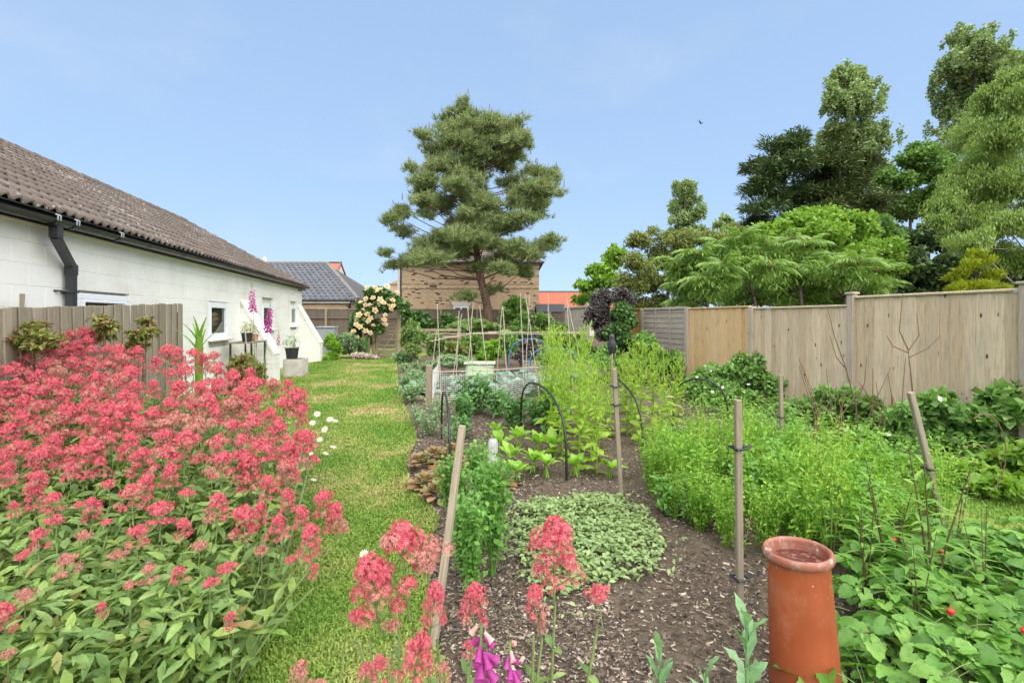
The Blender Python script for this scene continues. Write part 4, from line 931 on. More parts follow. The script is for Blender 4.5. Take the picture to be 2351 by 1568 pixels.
def sumac():
    tips = [(1560, 600), (1600, 580), (1570, 650), (1620, 640), (1660, 560), (1700, 545), (1660, 610), (1710, 600), (1600, 690), (1670, 670), (1760, 560), (1810, 545), (1770, 610), (1740, 660), (1850, 560), (1830, 610), (1890, 590), (1880, 640), (1930, 610), (1920, 660), (1970, 600), (2010, 620), (1980, 660), (2025, 655), (1800, 665), (1850, 680), (1560, 690), (1720, 690), (1950, 690), (1630, 610)]
    Z0 = 11.0; base = G(1845, HY + EYE * F / 11.2); base[2] = 0; root = thing('sumac_tree', 'spreading sumac with long drooping fern like leaves over the fence', 'tree', tuple(base))
    T3 = []
    for x, y in tips: T3.append(P(x, y + 6, Z0 + random.uniform(-.6, 1.5) + (.9 if y > 640 else 0)))
    T3 = np.array(T3); b = B(); fork = P(1838, 668, 11.2) - base
    forks = [P(x, y, 11.2) - base for x, y in ((1620, 690), (1730, 680), (1838, 662), (1940, 685))]
    for fk in forks: b.tube([np.array((fk[0] * .8, fk[1] * .8, 0)), fk * .5 + np.array((fk[0] * .4 + .05, fk[1] * .4, 0)), fk], [.05, .042, .035], 7)
    for t_ in T3:
        q = t_ - base; fork = min(forks, key=lambda f_: np.linalg.norm((f_ - q)[:2])); m = (fork + q) / 2 + (random.uniform(-.15, .15), 0, -.12); b.tube([fork, fork * .6 + m * .4, m, q], [.022, .018, .013, .007], 5)
    b.build('trunk', [W['bark2']], root, smooth=True)
    Ci = np.concatenate([T3 - (0, 0, .22), T3 * .8 + (fork + base) * .2 + (0, .2, .05)]); n = 15000; k = rng.integers(0, len(Ci), n); d = rng.normal(size=(n, 3)); d /= np.linalg.norm(d, axis=1)[:, None]
    pos = Ci[k] + d * np.array((.36, .36, .22)) * (rnd(n) ** .5)[:, None]; V, Fc = scat(leafT(2, .26, .3, .4), pos, rnd(n, 0, 6.28), rng.normal(-.2, .5, n), rng.normal(0, .4, n), rnd(n, .1, .19)); link('inner_leaflets', np_mesh('inner_leaflets', [(V - base, Fc)], LM['sumac']), root)['kind'] = 'stuff'
    for t_ in T3:
        nf = 9; a0 = random.uniform(0, 6.28)
        for i in range(nf):
            M4 = Matrix.Translation(Vector(t_ - base)) @ Euler((random.uniform(.1, .95), random.uniform(-.2, .2), a0 + i * 2.4 + random.uniform(-.2, .2)), 'XYZ').to_matrix().to_4x4() @ Matrix.Scale(random.uniform(.42, .62), 4)
            link('frond', random.choice(FR), root, mat=M4)
sumac()

# ------------------------------------------------------------------ gate, rails and rose arch at the end of the lawn
GZ = 18.5; gt = frame('garden_gate', 'low weathered wooden gate with diagonal brace under the roses', 'gate', 886, GZ)
ga, gbx = lx(866, 886, GZ), lx(910, 886, GZ)
for x in (ga, gbx): B().bbox((x, 0, .66), (.07, .05, 1.28), .006).build('stile', [W['gate']], gt)
for z in (.06, .15, .24, .45, .68, .88, 1.0, 1.12, 1.26): B().bbox(((ga + gbx) / 2, .035, z + .03), (gbx - ga + .06, .025, .075 if z < .3 else .06), .005).build('slat', [W['gate']], gt)
B().bbox(((ga + gbx) / 2, .06, .55), (.05, .025, 1.15), .005, rot=(0, .62, 0)).build('brace', [W['gate']], gt)
for px, h, lab in ((858, 1.5, 'left weathered post of the garden gate'), (916, 1.98, 'taller right post of the garden gate')):
    p = frame('gate_post', lab, 'post', px, GZ, 'gate posts'); B().bbox((0, 0, h / 2), (.12, .12, h), .012).build('shaft', [W['gate']], p); B().bbox((0, 0, h), (.14, .14, .03), .01).build('cap', [W['gate']], p)
rf = frame('rail_fence', 'low post and rail fence right of the gate', 'fence', 985, 18.8)
for z in (.25, .52, .80, 1.06): B().bbox((0, 0, z), (2.5, .03, .10), .006).build('rail', [W['gate']], rf)
for x in (-1.2, 0, 1.2): B().bbox((x, .05, .55), (.09, .07, 1.1), .008).build('post', [W['gate']], rf)
lb = frame('log_edging', 'short upright stakes left of the gate', 'edging', 852, 18.2)
for i, x in enumerate((-.3, -.2, -.1)): B().tube([(x, 0, 0), (x + .01, 0, 1.0 - i * .1)], .045, 7).build('stake', [W['gate']], lb)
root, base, C2, R2 = tree('climbing_rose', 'climbing rose arch covered in pale peach blooms over the gate', 'rose', 18.3, [(868, 685, 36, 20), (840, 705, 28, 22), (822, 735, 22, 26), (845, 745, 30, 30), (885, 705, 36, 24), (905, 690, 26, 16), (922, 705, 16, 14), (832, 770, 22, 22), (938, 722, 14, 12), (850, 785, 18, 16), (812, 755, 16, 16), (880, 672, 20, 12)],
     'rosel', .12, QR, 3.8, .35, [(846, 9999, .05), (848, 760, .04), (862, 690, .02)], sub=8)
lm('peach', [(.780, .560, .320), (.800, .660, .450), (.820, .720, .560)], trans=.2)
def rose_me(k):
    r_ = random.Random(k); parts = []
    for ring, (n, rad, tilt, s) in enumerate(((5, .2, .15, 1.0), (5, .12, .7, .85), (4, .05, 1.15, .7))):
        a = np.arange(n) * 6.283 / n + ring * .6; T_ = leafT(2, .9, -.2, -.25, .6)
        parts.append(scat(T_, np.stack([np.cos(a) * rad * .3, np.sin(a) * rad * .3, np.full(n, ring * .04)], 1), a - math.pi / 2, np.full(n, tilt), np.zeros(n), np.full(n, s * .55)))
    return np_mesh('bloom', parts, LM['peach'])
RS = [rose_me(i) for i in range(2)]
cand = [(868, 672), (858, 684), (872, 690), (880, 698), (850, 700), (892, 702), (905, 705), (862, 712), (840, 700), (832, 712), (845, 722), (826, 722), (818, 735), (835, 735), (846, 738), (826, 752), (838, 758), (812, 762), (804, 770), (850, 765), (880, 735), (886, 722), (900, 690), (876, 664), (860, 660), (842, 686), (830, 695), (868, 700), (884, 748), (856, 748), (820, 778), (834, 782), (896, 712), (846, 660), (910, 672), (890, 660), (816, 745), (852, 730)]
for x, y in cand:
    p = P(x + random.uniform(-2, 2), y + random.uniform(-2, 2), 18.3 - random.uniform(.35, .6)) - base
    o = link('bloom', random.choice(RS), root, tuple(p)); o.scale = [random.uniform(.17, .26)] * 3; o.rotation_euler = (random.uniform(.4, 1.4), random.uniform(-.5, .5), random.uniform(-.8, .8))

# ------------------------------------------------------------------ small garden things
def stake(label, top, bot, w=.042, ties=(), group='garden stakes'):
    """top: photo px of the head, bot: photo px of the foot (on soil); square timber"""
    b = G(bot[0], bot[1], .03); Z = (EYE - .03) * F / (bot[1] - HY); t = P(top[0], top[1], top[2] if len(top) > 2 else Z)
    o = thing('stake', label, 'stake', tuple(b), 0, group); d = t - b; L = np.linalg.norm(d); q = Vector(d).to_track_quat('Z', 'X')
    sh_ = B().bbox((0, 0, L / 2 - .1), (w, w, L + .2), .005).build('shaft', [W['stake']], o); sh_.rotation_euler = q.to_euler()
    for k, dr in ties:
        p = d * k; tb = B().tube([p + (-.03 if dr < 0 else .03, -.02, 0), p + (dr * .5, -.01, .004), p + (dr, 0, .008)], [.007, .008, .006], 6)
        tb.tube([p + (-.031, -.031, 0), p + (.031, -.031, .003), p + (.031, .031, 0), p + (-.031, .031, .003), p + (-.031, -.031, 0)], .007, 5); tb.build('tie', [W['black']], o)
    return o
stake('leaning square timber stake nearest the lawn among red flowers', (1062, 976, 2.45), (996, 1478), .033)
stake('upright weathered stake beside the black hoop, two black ties', (1410, 846), (1426, 1142), .034, ((.86, .06), (.72, -.05)))
stake('upright weathered stake left of the terracotta chimney pot', (1694, 917), (1699, 1382), .032, ((.76, .08), (.12, .09)))
stake('leaning weathered stake among twigs on the right', (2090, 900), (2172, 1225), .037, ((.46, .06),))
stake('thin short stake in front of the green mound', (1792, 860), (1795, 1010), .04, ((.35, .06),))
stake('short thick round topped post beside the wire mesh', (986, 838), (984, 930), .10)
stake('thin orange cane stake among the potato plants', (852 * .4679 + 887.7, 290 * .4679 + 826.5 + 10), (1290, 1000), .016) if False else None
st_ = G(958, 918, .03); o = thing('stone', 'smooth tan stone at the edge of the vegetable bed', 'stone', tuple(st_))
Vs = []; b = B(); b.lathe([(0.001, -.05), (.08, -.03), (.105, .02), (.085, .065), (.04, .088), (.001, .09)], 12); me = b.mesh('stone', [plain('tan_stone', (.42, .30, .19), .8, col2=(.32, .24, .16), scale=9)], True)
ob = link('boulder', me, o); ob.scale = (1.15, .8, .9)
pb = P(1828, 850, 8.3); o = thing('stump', 'sawn log post poking out of the green mound', 'stump', (pb[0], pb[1], 0))
B().tube([(0, 0, 0), (0, 0, .62)], .075, 10).build('trunk', [W['bark2']], o); B().tube([(0, 0, .60), (0, 0, .625)], .07, 10).build('cut_face', [W['cane']], o)

def hoop(label, pl, pr, top, mat='black', r=.012, group='black hoops', n=18):
    a = G(*pl, .02); c = G(*pr, .02); zl = np.linalg.norm(a[:2]); zt = (zl + np.linalg.norm(c[:2])) / 2 * .98
    h = max(EYE + (HY - top) / F * ((a[0] + c[0]) / 2 * ST + (a[1] + c[1]) / 2 * CT), .3); o = thing('hoop', label, 'hoop', tuple((a + c) / 2 * np.array((1, 1, 0))), 0, group); m = (a + c) / 2 * np.array((1, 1, 0)); pts = []
    for i in range(n + 1):
        t_ = i / n; u = .5 - .5 * math.cos(math.pi * t_); hh = h * math.sin(math.pi * t_) ** .42 if 0 < t_ < 1 else -.05
        p = a + (c - a) * u; pts.append((p[0] - m[0], p[1] - m[1], hh))
    B().tube(pts, r, 8, cap=False).build('pipe', [W[mat]], o, smooth=True); return o
hoop('black plastic hoop seen edge on beside the leaning stake', (1014, 1012), (1033, 1112), 905)
hoop('black plastic hoop arching over the bright chard leaves', (1196, 992), (1301, 1108), 884)
hoop('black plastic hoop behind the stake with two ties', (1362, 960), (1476, 1062), 866)
hoop('black plastic hoop in front of the green mound', (1545, 985), (1672, 1002), 870)
hoop('bright blue hoop pipe among canes, left one', (1168, 858), (1270, 862), 778, 'blue', .014, 'blue hoops')
hoop('bright blue hoop pipe among canes, right one', (1214, 866), (1330, 870), 797, 'blue', .014, 'blue hoops')

# bean frame of bamboo canes
bfb = G(1150, 900); bf = thing('bean_frame', 'bamboo cane bean frame with lashed horizontal canes', 'cane frame', (bfb[0], bfb[1], 0))
def cane(pts, r=.008):
    q = [P(x, y, z) - np.array((bfb[0], bfb[1], 0)) for x, y, z in pts]; d = q[-1] - q[0]; p = [q[0] + d * t_ + (random.uniform(-.01, .01), 0, random.uniform(-.01, .01)) * np.array((1, 0, 1)) * (0 < t_ < 1) for t_ in np.linspace(0, 1, 6)]
    rr = [r * (1.0 + .12 * (i % 2)) for i in range(6)]; B().tube(p, rr, 6).build('cane', [W['cane']], bf)
for x0, y0, x1, y1, z in ((1004, 698, 1013, 910, 9.0), (1054, 714, 1047, 905, 9.3), (1060, 720, 1036, 900, 9.6), (1074, 708, 1090, 905, 9.2), (1087, 695, 1070, 890, 10.2), (1101, 702, 1128, 915, 8.9), (1154, 702, 1166, 931, 8.5),
                          (1195, 673, 1203, 912, 9.0), (1206, 675, 1238, 910, 9.1), (1258, 673, 1268, 900, 9.4), (1301, 673, 1316, 895, 9.6), (1303, 696, 1345, 890, 9.7), (1003, 758, 986, 890, 10.2), (1153, 704, 1138, 885, 10.4), (1216, 677, 1206, 880, 10.4), (1263, 716, 1250, 880, 10.4)):
    cane([(x0, y0, z), (x1, y1, z * 1.0)])
cane([(986, 784, 9.2), (1086, 765, 9.3)]); cane([(1080, 766, 9.3), (1210, 763, 9.4), (1347, 766, 9.6)]); cane([(990, 767, 9.6), (1140, 764, 9.7)]); cane([(1120, 762, 9.7), (1348, 763, 9.9)])
# wire mesh guard
wm = thing('wire_guard', 'pale wire mesh guard round the brassicas', 'wire mesh', tuple(G(1100, 930) * np.array((1, 1, 0))))
def wire_panel(pa, pb, h, name, step=.036, sag=.05):
    a = np.array(pa); c = np.array(pb); L = np.linalg.norm(c - a); b = B(); n = int(L / step); w = .0030
    d = (c - a) / L; nn = np.array((-d[1], d[0], 0))
    for i in range(n + 1):
        t_ = i / n; p = a + (c - a) * t_; hh = h - sag * math.sin(t_ * math.pi) + .02 * math.sin(t_ * 17); lean = nn * (.03 * math.sin(t_ * 9))
        b.tube([p, p + lean + (0, 0, hh)], w, 3, cap=False)
    for j in range(int(h / step)):
        z = j * step; b.tube([a + (c - a) * t_ + nn * (.03 * math.sin(t_ * 9)) * z / h + (0, 0, min(z, h - sag * math.sin(t_ * math.pi)) ) for t_ in np.linspace(0, 1, 12)], w, 3, cap=False)
    o = b.build(name, [W['wire']], wm, kind='stuff'); return o
def wl_(px, py): return G(px, py) * np.array((1, 1, 0)) - np.array(wm.location)
wire_panel(wl_(992, 932), wl_(1140, 928), .58, 'mesh_panel'); wire_panel(wl_(1140, 928), wl_(1290, 900), .52, 'mesh_panel'); wire_panel(wl_(992, 932), wl_(1010, 862), .55, 'mesh_panel'); wire_panel(wl_(1200, 868), wl_(1400, 870), .5, 'mesh_panel')
for q in ([wl_(990, 932) + (0, 0, .58), wl_(1140, 928) + (0, 0, .60), wl_(1290, 900) + (0, 0, .55)], [wl_(1010, 862) + (0, 0, .55), wl_(1140, 928) + (0, 0, .61)]): B().tube(q, .009, 5).build('top_cane', [W['cane']], wm)
# plastic cloche tub and bottle
cl = frame('plastic_tub', 'pale green translucent plastic tub among the canes', 'tub', 1102, 11.0)
tubm = plain('pale_green_plastic', (.50, .62, .40), .35, spec=.5)
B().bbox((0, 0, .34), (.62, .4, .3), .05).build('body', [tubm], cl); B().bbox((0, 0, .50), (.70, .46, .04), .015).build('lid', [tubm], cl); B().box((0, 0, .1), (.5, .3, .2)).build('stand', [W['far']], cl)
bt = G(1132, 1108, .03); bo_ = thing('bottle_on_cane', 'clear plastic bottle upturned on a thin cane', 'bottle', tuple(bt))
mglass, t, bs = mat_base('clear_plastic'); tp_ = t.nodes.new('ShaderNodeBsdfTransparent'); mx = t.nodes.new('ShaderNodeMixShader'); mx.inputs[0].default_value = .72; t.links.new(bs.outputs[0], mx.inputs[1]); t.links.new(tp_.outputs[0], mx.inputs[2]); t.links.new(mx.outputs[0], t.nodes['Material Output'].inputs[0]); bs.inputs['Base Color'].default_value = (.9, .95, .95, 1); bs.inputs['Roughness'].default_value = .2; bs.inputs['Specular IOR Level'].default_value = .8
bz = .06
B().lathe([(.012, bz + .02), (.013, bz + .05), (.018, bz + .07), (.036, bz + .10), (.043, bz + .13), (.040, bz + .16), (.043, bz + .18), (.041, bz + .2), (.044, bz + .22), (.044, bz + .29), (.041, bz + .32), (.03, bz + .335), (.0, bz + .325)], 14).build('shell', [mglass], bo_, smooth=True)
B().tube([(0, 0, -.05), (.005, 0, bz + .26)], .006, 5).build('cane', [W['cane']], bo_)
# crow decoy on a post
cp = P(1405, 800, 9.2); cr = thing('bird_decoy', 'dark grey plastic bird decoy perched on a post', 'decoy bird', (cp[0], cp[1], 0), -TH - .3)
dm = plain('decoy_grey', (.03, .035, .04), .45, col2=(.06, .065, .07), scale=14); h0 = 1.5 - (812 - 732) / F * 9.2
bd = B(); ring = []
for r_, z, y in ((.01, h0 - .06, .10), (.05, h0, .06), (.075, h0 + .08, .02), (.082, h0 + .16, 0), (.07, h0 + .23, -.01), (.05, h0 + .27, -.02), (.055, h0 + .31, -.025), (.048, h0 + .35, -.03), (.02, h0 + .375, -.03), (.002, h0 + .38, -.03)): ring.append((r_, z, y))
V = []; n = 14
for r_, z, y in ring:
    for i in range(n): V.append((r_ * math.cos(i * 6.283 / n), y + r_ * .9 * math.sin(i * 6.283 / n), z))
bd.add(V, [(i * n + j, i * n + (j + 1) % n, (i + 1) * n + (j + 1) % n, (i + 1) * n + j) for i in range(len(ring) - 1) for j in range(n)]); bd.build('body', [dm], cr, smooth=True)
B().add([(-.015, -.07, h0 + .33), (.015, -.07, h0 + .33), (0, -.07, h0 + .35), (0, -.13, h0 + .325)], [(0, 1, 3), (1, 2, 3), (2, 0, 3)]).build('beak', [dm], cr)
for s in (-1, 1): B().add([(s * .07, 0, h0 + .22), (s * .09, .03, h0 + .12), (s * .05, .1, h0 - .04), (s * .075, -.03, h0 + .1)], [(0, 1, 2, 3)]).build('wing', [dm], cr)
B().add([(-.03, .09, h0 - .02), (.03, .09, h0 - .02), (.025, .14, h0 - .12), (-.025, .14, h0 - .12)], [(0, 1, 2, 3)]).build('tail', [dm], cr); B().tube([(0, .03, 0), (0, .03, h0 + .02)], .02, 6).build('post', [W['stake']], cr)
# terracotta chimney pot
cpb = G(1850, 1588, .03); pot = thing('chimney_pot', 'tall glazed terracotta chimney pot with rolled rim used as planter', 'pot', tuple(cpb)); pot.rotation_euler = (R(-1.5), R(-2.5), 0); pot.scale = (.81, .81, 1.0)
B().lathe([(.158, -.03), (.160, .02), (.150, .12), (.143, .3), (.136, .47), (.134, .525)], 40).build('body', [W['pot']], pot, smooth=True)
a = np.linspace(0, 2 * math.pi, 15); rim = [(.134, .512), (.135, .522)] + [(.138 + .014 * math.sin(q) + .004, .543 - .018 * math.cos(q)) for q in np.linspace(.3, 5.0, 12)] + [(.122, .52), (.120, .44)]
B().lathe(rim, 40).build('rim', [W['rim']], pot, smooth=True)
B().lathe([(.123, .515), (.06, .511), (.001, .513)], 32).build('fill', [W['potfill']], pot, smooth=True)
# birds in flight
def bird(label, px, py, Z, span, rz):
    p = P(px, py, Z); o = thing('bird', label, 'bird', tuple(p), rz, 'birds in the sky'); s = span
    B().lathe([(.001, -.16 * s), (.035 * s, -.1 * s), (.055 * s, 0), (.04 * s, .12 * s), (.001, .2 * s)], 8).build('body', [W['black']], o).rotation_euler = (R(90), 0, R(35))
    for sg in (-1, 1):
        B().add([(0, .06 * s, .02 * s), (sg * .22 * s, .09 * s, .14 * s), (sg * .5 * s, -.02 * s, .26 * s), (sg * .22 * s, -.08 * s, .12 * s), (0, -.07 * s, .015 * s), (sg * .2 * s, 0, .15 * s)], [(0, 1, 5), (1, 2, 5), (2, 3, 5), (3, 4, 5), (4, 0, 5)]).build('wing', [W['black']], o)
    B().add([(0, -.12 * s, 0), (.06 * s, -.26 * s, .0), (-.06 * s, -.26 * s, 0), (0, -.2 * s, .02 * s)], [(0, 1, 3), (0, 3, 2)]).build('tail', [W['black']], o)
bird('dark bird flying high in the middle of the sky', 1609, 284, 26, .5, .5); bird('tiny far bird low above the grey bungalow roof', 827, 629, 60, .45, -.4)

# ------------------------------------------------------------------ plants: colours
lm('valerian', [(.12, .21, .06), (.165, .265, .08), (.22, .33, .10), (.28, .39, .13), (.20, .32, .065), (.26, .35, .085), (.14, .24, .07), (.19, .29, .09), (.10, .18, .055), (.24, .34, .09), (.17, .27, .07), (.30, .24, .09)], trans=.3)
lm('valfl', [(.62, .105, .155), (.68, .14, .195), (.73, .20, .25), (.56, .08, .125), (.76, .28, .32)], trans=.25, rough=.6, spec=.1)
lm('valfade', [(.58, .24, .23), (.66, .32, .30), (.48, .25, .18), (.62, .20, .22), (.40, .26, .15)], trans=.25, rough=.6, spec=.1)
lm('stem', [(.200, .260, .100), (.160, .220, .080)], trans=0)
lm('stemred', [(.100, .060, .040), (.130, .090, .050)], trans=0)
lm('lime', [(.24, .40, .04), (.31, .47, .055), (.39, .53, .085), (.28, .44, .045)], trans=.4)
lm('rocket', [(.14, .31, .03), (.19, .38, .04), (.26, .44, .06), (.34, .49, .08)], trans=.4)
lm('parsley', [(.12, .28, .05), (.17, .35, .07), (.23, .42, .10)], trans=.35)
lm('oregano', [(.18, .27, .10), (.24, .335, .13), (.31, .40, .17), (.20, .30, .095)], trans=.25)
lm('lettuce', [(.22, .11, .065), (.33, .16, .09), (.20, .22, .07), (.40, .24, .14), (.25, .28, .09), (.27, .12, .075), (.36, .30, .14)], trans=.25, rough=.4)
lm('chard', [(.196, .391, .040), (.265, .471, .057), (.322, .517, .081)], trans=.35, rough=.4)
lm('potato', [(.072, .192, .048), (.104, .248, .064), (.144, .304, .080)], trans=.25)
lm('cabbage', [(.130, .247, .195), (.182, .312, .234), (.234, .364, .273)], trans=.15, rough=.5)
lm('greygreen', [(.168, .280, .140), (.224, .350, .168), (.280, .420, .210)], trans=.25)
lm('straw', [(.075, .19, .03), (.11, .25, .04), (.16, .32, .055), (.20, .36, .07)], trans=.3, rough=.4)
lm('fern', [(.13, .29, .045), (.18, .36, .06), (.24, .42, .08)], trans=.35)
lm('bedgreen', [(.12, .21, .06), (.16, .26, .075), (.21, .31, .10), (.26, .33, .12)], trans=.3)
lm('poppy', [(.170, .320, .140), (.220, .380, .180), (.270, .420, .220)], trans=.3)
lm('weigela', [(.16, .22, .05), (.22, .29, .06), (.20, .09, .06), (.26, .32, .08), (.28, .13, .07)], trans=.3)
lm('white', [(.800, .800, .760), (.840, .840, .800)], trans=.2)
lm('yellow', [(.750, .550, .050)], trans=0)
lm('foxp', [(.500, .100, .360), (.580, .160, .440), (.620, .220, .480)], trans=.35)
lm('foxm', [(.460, .050, .300), (.560, .100, .380)], trans=.35)
lm('foxd', [(.40, .045, .27), (.48, .07, .34)], trans=.3)
lm('pinkbud', [(.700, .350, .400), (.750, .450, .400)], trans=.3)
lm('corn', [(.160, .320, .030), (.220, .380, .045)], trans=.4)
lm('paleflower', [(.620, .520, .500), (.700, .620, .580), (.550, .420, .420)], trans=.2)

# ------------------------------------------------------------------ red valerian
def floret_dome(c, r, h, n, s, rg):
    """small star florets covering a dome at c"""
    ph = rg.uniform(0, 6.283, n); ct = rg.uniform(-.25, 1, n); st_ = np.sqrt(1 - ct * ct)
    pos = np.array(c) + np.stack([r * st_ * np.cos(ph), r * st_ * np.sin(ph), h * ct], 1) + rg.normal(0, r * .07, (n, 3))
    return scat(STAR, pos, ph - math.pi / 2, -np.arccos(ct) * .85 + rg.normal(0, .3, n), rg.normal(0, .3, n), rg.uniform(.8, 1.25, n) * s)
sv_ = []; sf_ = []
for i in range(5):
    a0 = i * 6.283 / 5; sv_ += [(0, 0, 0), (.45 * math.cos(a0 - .38), .45 * math.sin(a0 - .38), .18), (math.cos(a0), math.sin(a0), .16), (.45 * math.cos(a0 + .38), .45 * math.sin(a0 + .38), .18)]; sf_.append((i * 4, i * 4 + 1, i * 4 + 2, i * 4 + 3))
STAR = (np.array(sv_), np.array(sf_))
def val_head(seed, tiers, wtop=1.0, faded=False):
    """inflorescence one unit tall, top at z=0, hanging down to z=-1; local stem at x=y=0"""
    rg = np.random.default_rng(seed); fl, fd, st_ = [], [], B()
    st_.tube([(0, 0, -1.05), (.01, .01, -.5), (0, 0, -.03)], [.022, .017, .01], 5)
    fl.append(floret_dome((0, 0, -.17), .15 * wtop, .17, 110, .042, rg)); fl.append(floret_dome((0, 0, -.29), .20 * wtop, .17, 120, .042, rg))
    for k in range(tiers):
        z = -.24 - .70 * k / max(tiers, 1); out = .16 + .18 * (k + .5) / tiers; nb = 5; a0 = rg.uniform(0, 6)
        for j in range(nb):
            a1 = a0 + j * 6.283 / nb + rg.uniform(-.3, .3); q = out * rg.uniform(.75, 1.25); e = np.array((q * math.cos(a1), q * math.sin(a1), z + .03 + rg.uniform(-.05, .05)))
            st_.tube([(0, 0, z - .16), e * (.55, .55, 1) - (0, 0, .08), e], [.011, .009, .006], 4, cap=False)
            (fl if rg.uniform() < (.85 - .45 * k / tiers) else fd).append(floret_dome(e, .115 * rg.uniform(.75, 1.3), .10, 50, .040, rg))
    if faded: fd += fl; fl = []
    parts = [(v, f, 0) for v, f in fl] + [(v, f, 1) for v, f in fd] + [(p[0], p[1], 2) for p in st_.p]
    return np_mesh('flower_head', parts, [LM['valfl'], LM['valfade'], LM['stem']])
VH = [val_head(1, 2), val_head(2, 3), val_head(3, 3, .9), val_head(4, 2, 1.15), val_head(5, 4, .85)]
VHS = [val_head(6, 1, 1.1), val_head(7, 1, .95), val_head(8, 2, .8)]
VHF = [val_head(9, 2, .8, True), val_head(10, 1, .8, True)]
VL = [np_mesh('leaf', [leafT(4, .42, .22, d, .36, wv)], LM['valerian']) for d, wv in ((.25, .01), (.5, .015), (.1, .01))]
def head_Z(y, x):
    return np.interp(y, [745, 800, 850, 900, 1000, 1100, 1200, 1350, 1500, 1600], [5.0, 4.5, 4.0, 3.6, 3.0, 2.55, 2.2, 1.82, 1.55, 1.4]) + max(0, (x - 350) / 350) * max(0, (980 - y) / 150) * .8
HEADS = []      # (px, py of top, size m, variety)
poly = [(-30, 800), (40, 790), (190, 745), (270, 790), (460, 800), (560, 850), (700, 880), (715, 950), (700, 1010), (690, 1060), (560, 1050), (430, 1010), (330, 1050), (200, 1010), (-30, 1060)]
tries = 0; pts_ = []
while len(pts_) < 98 and tries < 20000:
    tries += 1; x, y = random.uniform(-30, 715), random.uniform(745, 1060)
    if not inpoly(np.array([x]), np.array([y]), poly)[0]: continue
    Z = head_Z(y, x); md = 128 / Z
    if all((abs(x - a) / 1.15) ** 2 + ((y - b) * 1.2) ** 2 > md * md for a, b in pts_): pts_.append((x, y))
for x, y in pts_: HEADS.append((x, y, random.uniform(.20, .35), 0))
for x, y, s in [(205, 752, .36), (270, 788, .30), (60, 800, .30), (385, 790, .30), (445, 800, .24), (-5, 800, .30), (130, 795, .24), (490, 806, .24), (575, 843, .26), (625, 868, .2), (690, 900, .22), (660, 870, .2), (30, 1150, .13), (180, 1150, .10), (245, 1190, .08), (370, 1150, .18), (50, 1268, .09), (150, 1270, .14), (318, 1205, .15), (195, 1215, .13), (560, 1160, .24), (640, 1180, .16), (742, 1125, .2), (770, 1150, .2), (715, 1200, .2), (695, 1160, .16), (722, 1292, .10), (668, 1275, .08),
                (482, 1325, .10), (530, 1402, .10), (232, 1382, .09), (5, 1385, .16), (20, 1490, .08), (390, 1065, .17), (300, 1110, .2), (690, 985, .2), (705, 1050, .1), (560, 1030, .22), (90, 1080, .15), (160, 1060, .16), (430, 1120, .12), (250, 1100, .14), (20, 1060, .18), (480, 1070, .14), (610, 1090, .16), (120, 1130, .16), (340, 1290, .13), (90, 1210, .16), (270, 1260, .12), (420, 1190, .15), (460, 1240, .12), (500, 1130, .16), (600, 1150, .16), (410, 1300, .1), (60, 1350, .12), (300, 1330, .1), (600, 1250, .14), (520, 1290, .12), (130, 1180, .13), (210, 1140, .15), (660, 1120, .16), (650, 1060, .16), (340, 1085, .18), (80, 1110, .18)]: HEADS.append((x, y, s, 1 if s < .15 else 0))
def val_stem(root, base0, head, s, bas, small, nleaf=5, lsc=.13, leafy=True, lean=None):
    """stem part with its flower head and leaves as sub-parts; all in the plant's frame"""
    h = head - np.array((0, 0, s)); m = (bas + h) / 2 + np.array((random.uniform(-.03, .03), random.uniform(-.03, .03), .02)); pts = [bas, bas * .5 + m * .5, m, m * .4 + h * .6, h]
    o = B().tube([p - bas for p in pts], [.0052, .0048, .0044, .004, .0036], 5, cap=False).build('stem', [LM['stem']], root, tuple(bas - base0))
    hm = random.choice(VHF if (small and random.random() < .3) or random.random() < .07 else (VHS if small else VH)); ho = link('flower_head', hm, o, tuple(head - bas)); w_ = s * random.uniform(.62, .9); ho.scale = (w_, w_ * random.uniform(.9, 1.1), s); ho.rotation_euler = (random.uniform(-.14, .14), random.uniform(-.14, .14), random.uniform(0, 6.28))
    if leafy:
        for i in range(nleaf):
            t_ = .25 + .68 * i / nleaf; p = np.array([np.interp(t_, [0, .25, .5, .8, 1], [q[k] for q in pts]) for k in range(3)]) - bas; a = i * 1.57 + random.uniform(-.3, .3)
            for sg in (0, math.pi):
                M4 = Matrix.Translation(Vector(p)) @ Euler((random.uniform(.1, .7), random.uniform(-.3, .3), a + sg)).to_matrix().to_4x4() @ Matrix.Scale(lsc * random.uniform(.65, 1.15) * (1.1 - .55 * t_), 4)
                link('leaf', random.choice(VL), o, mat=M4)
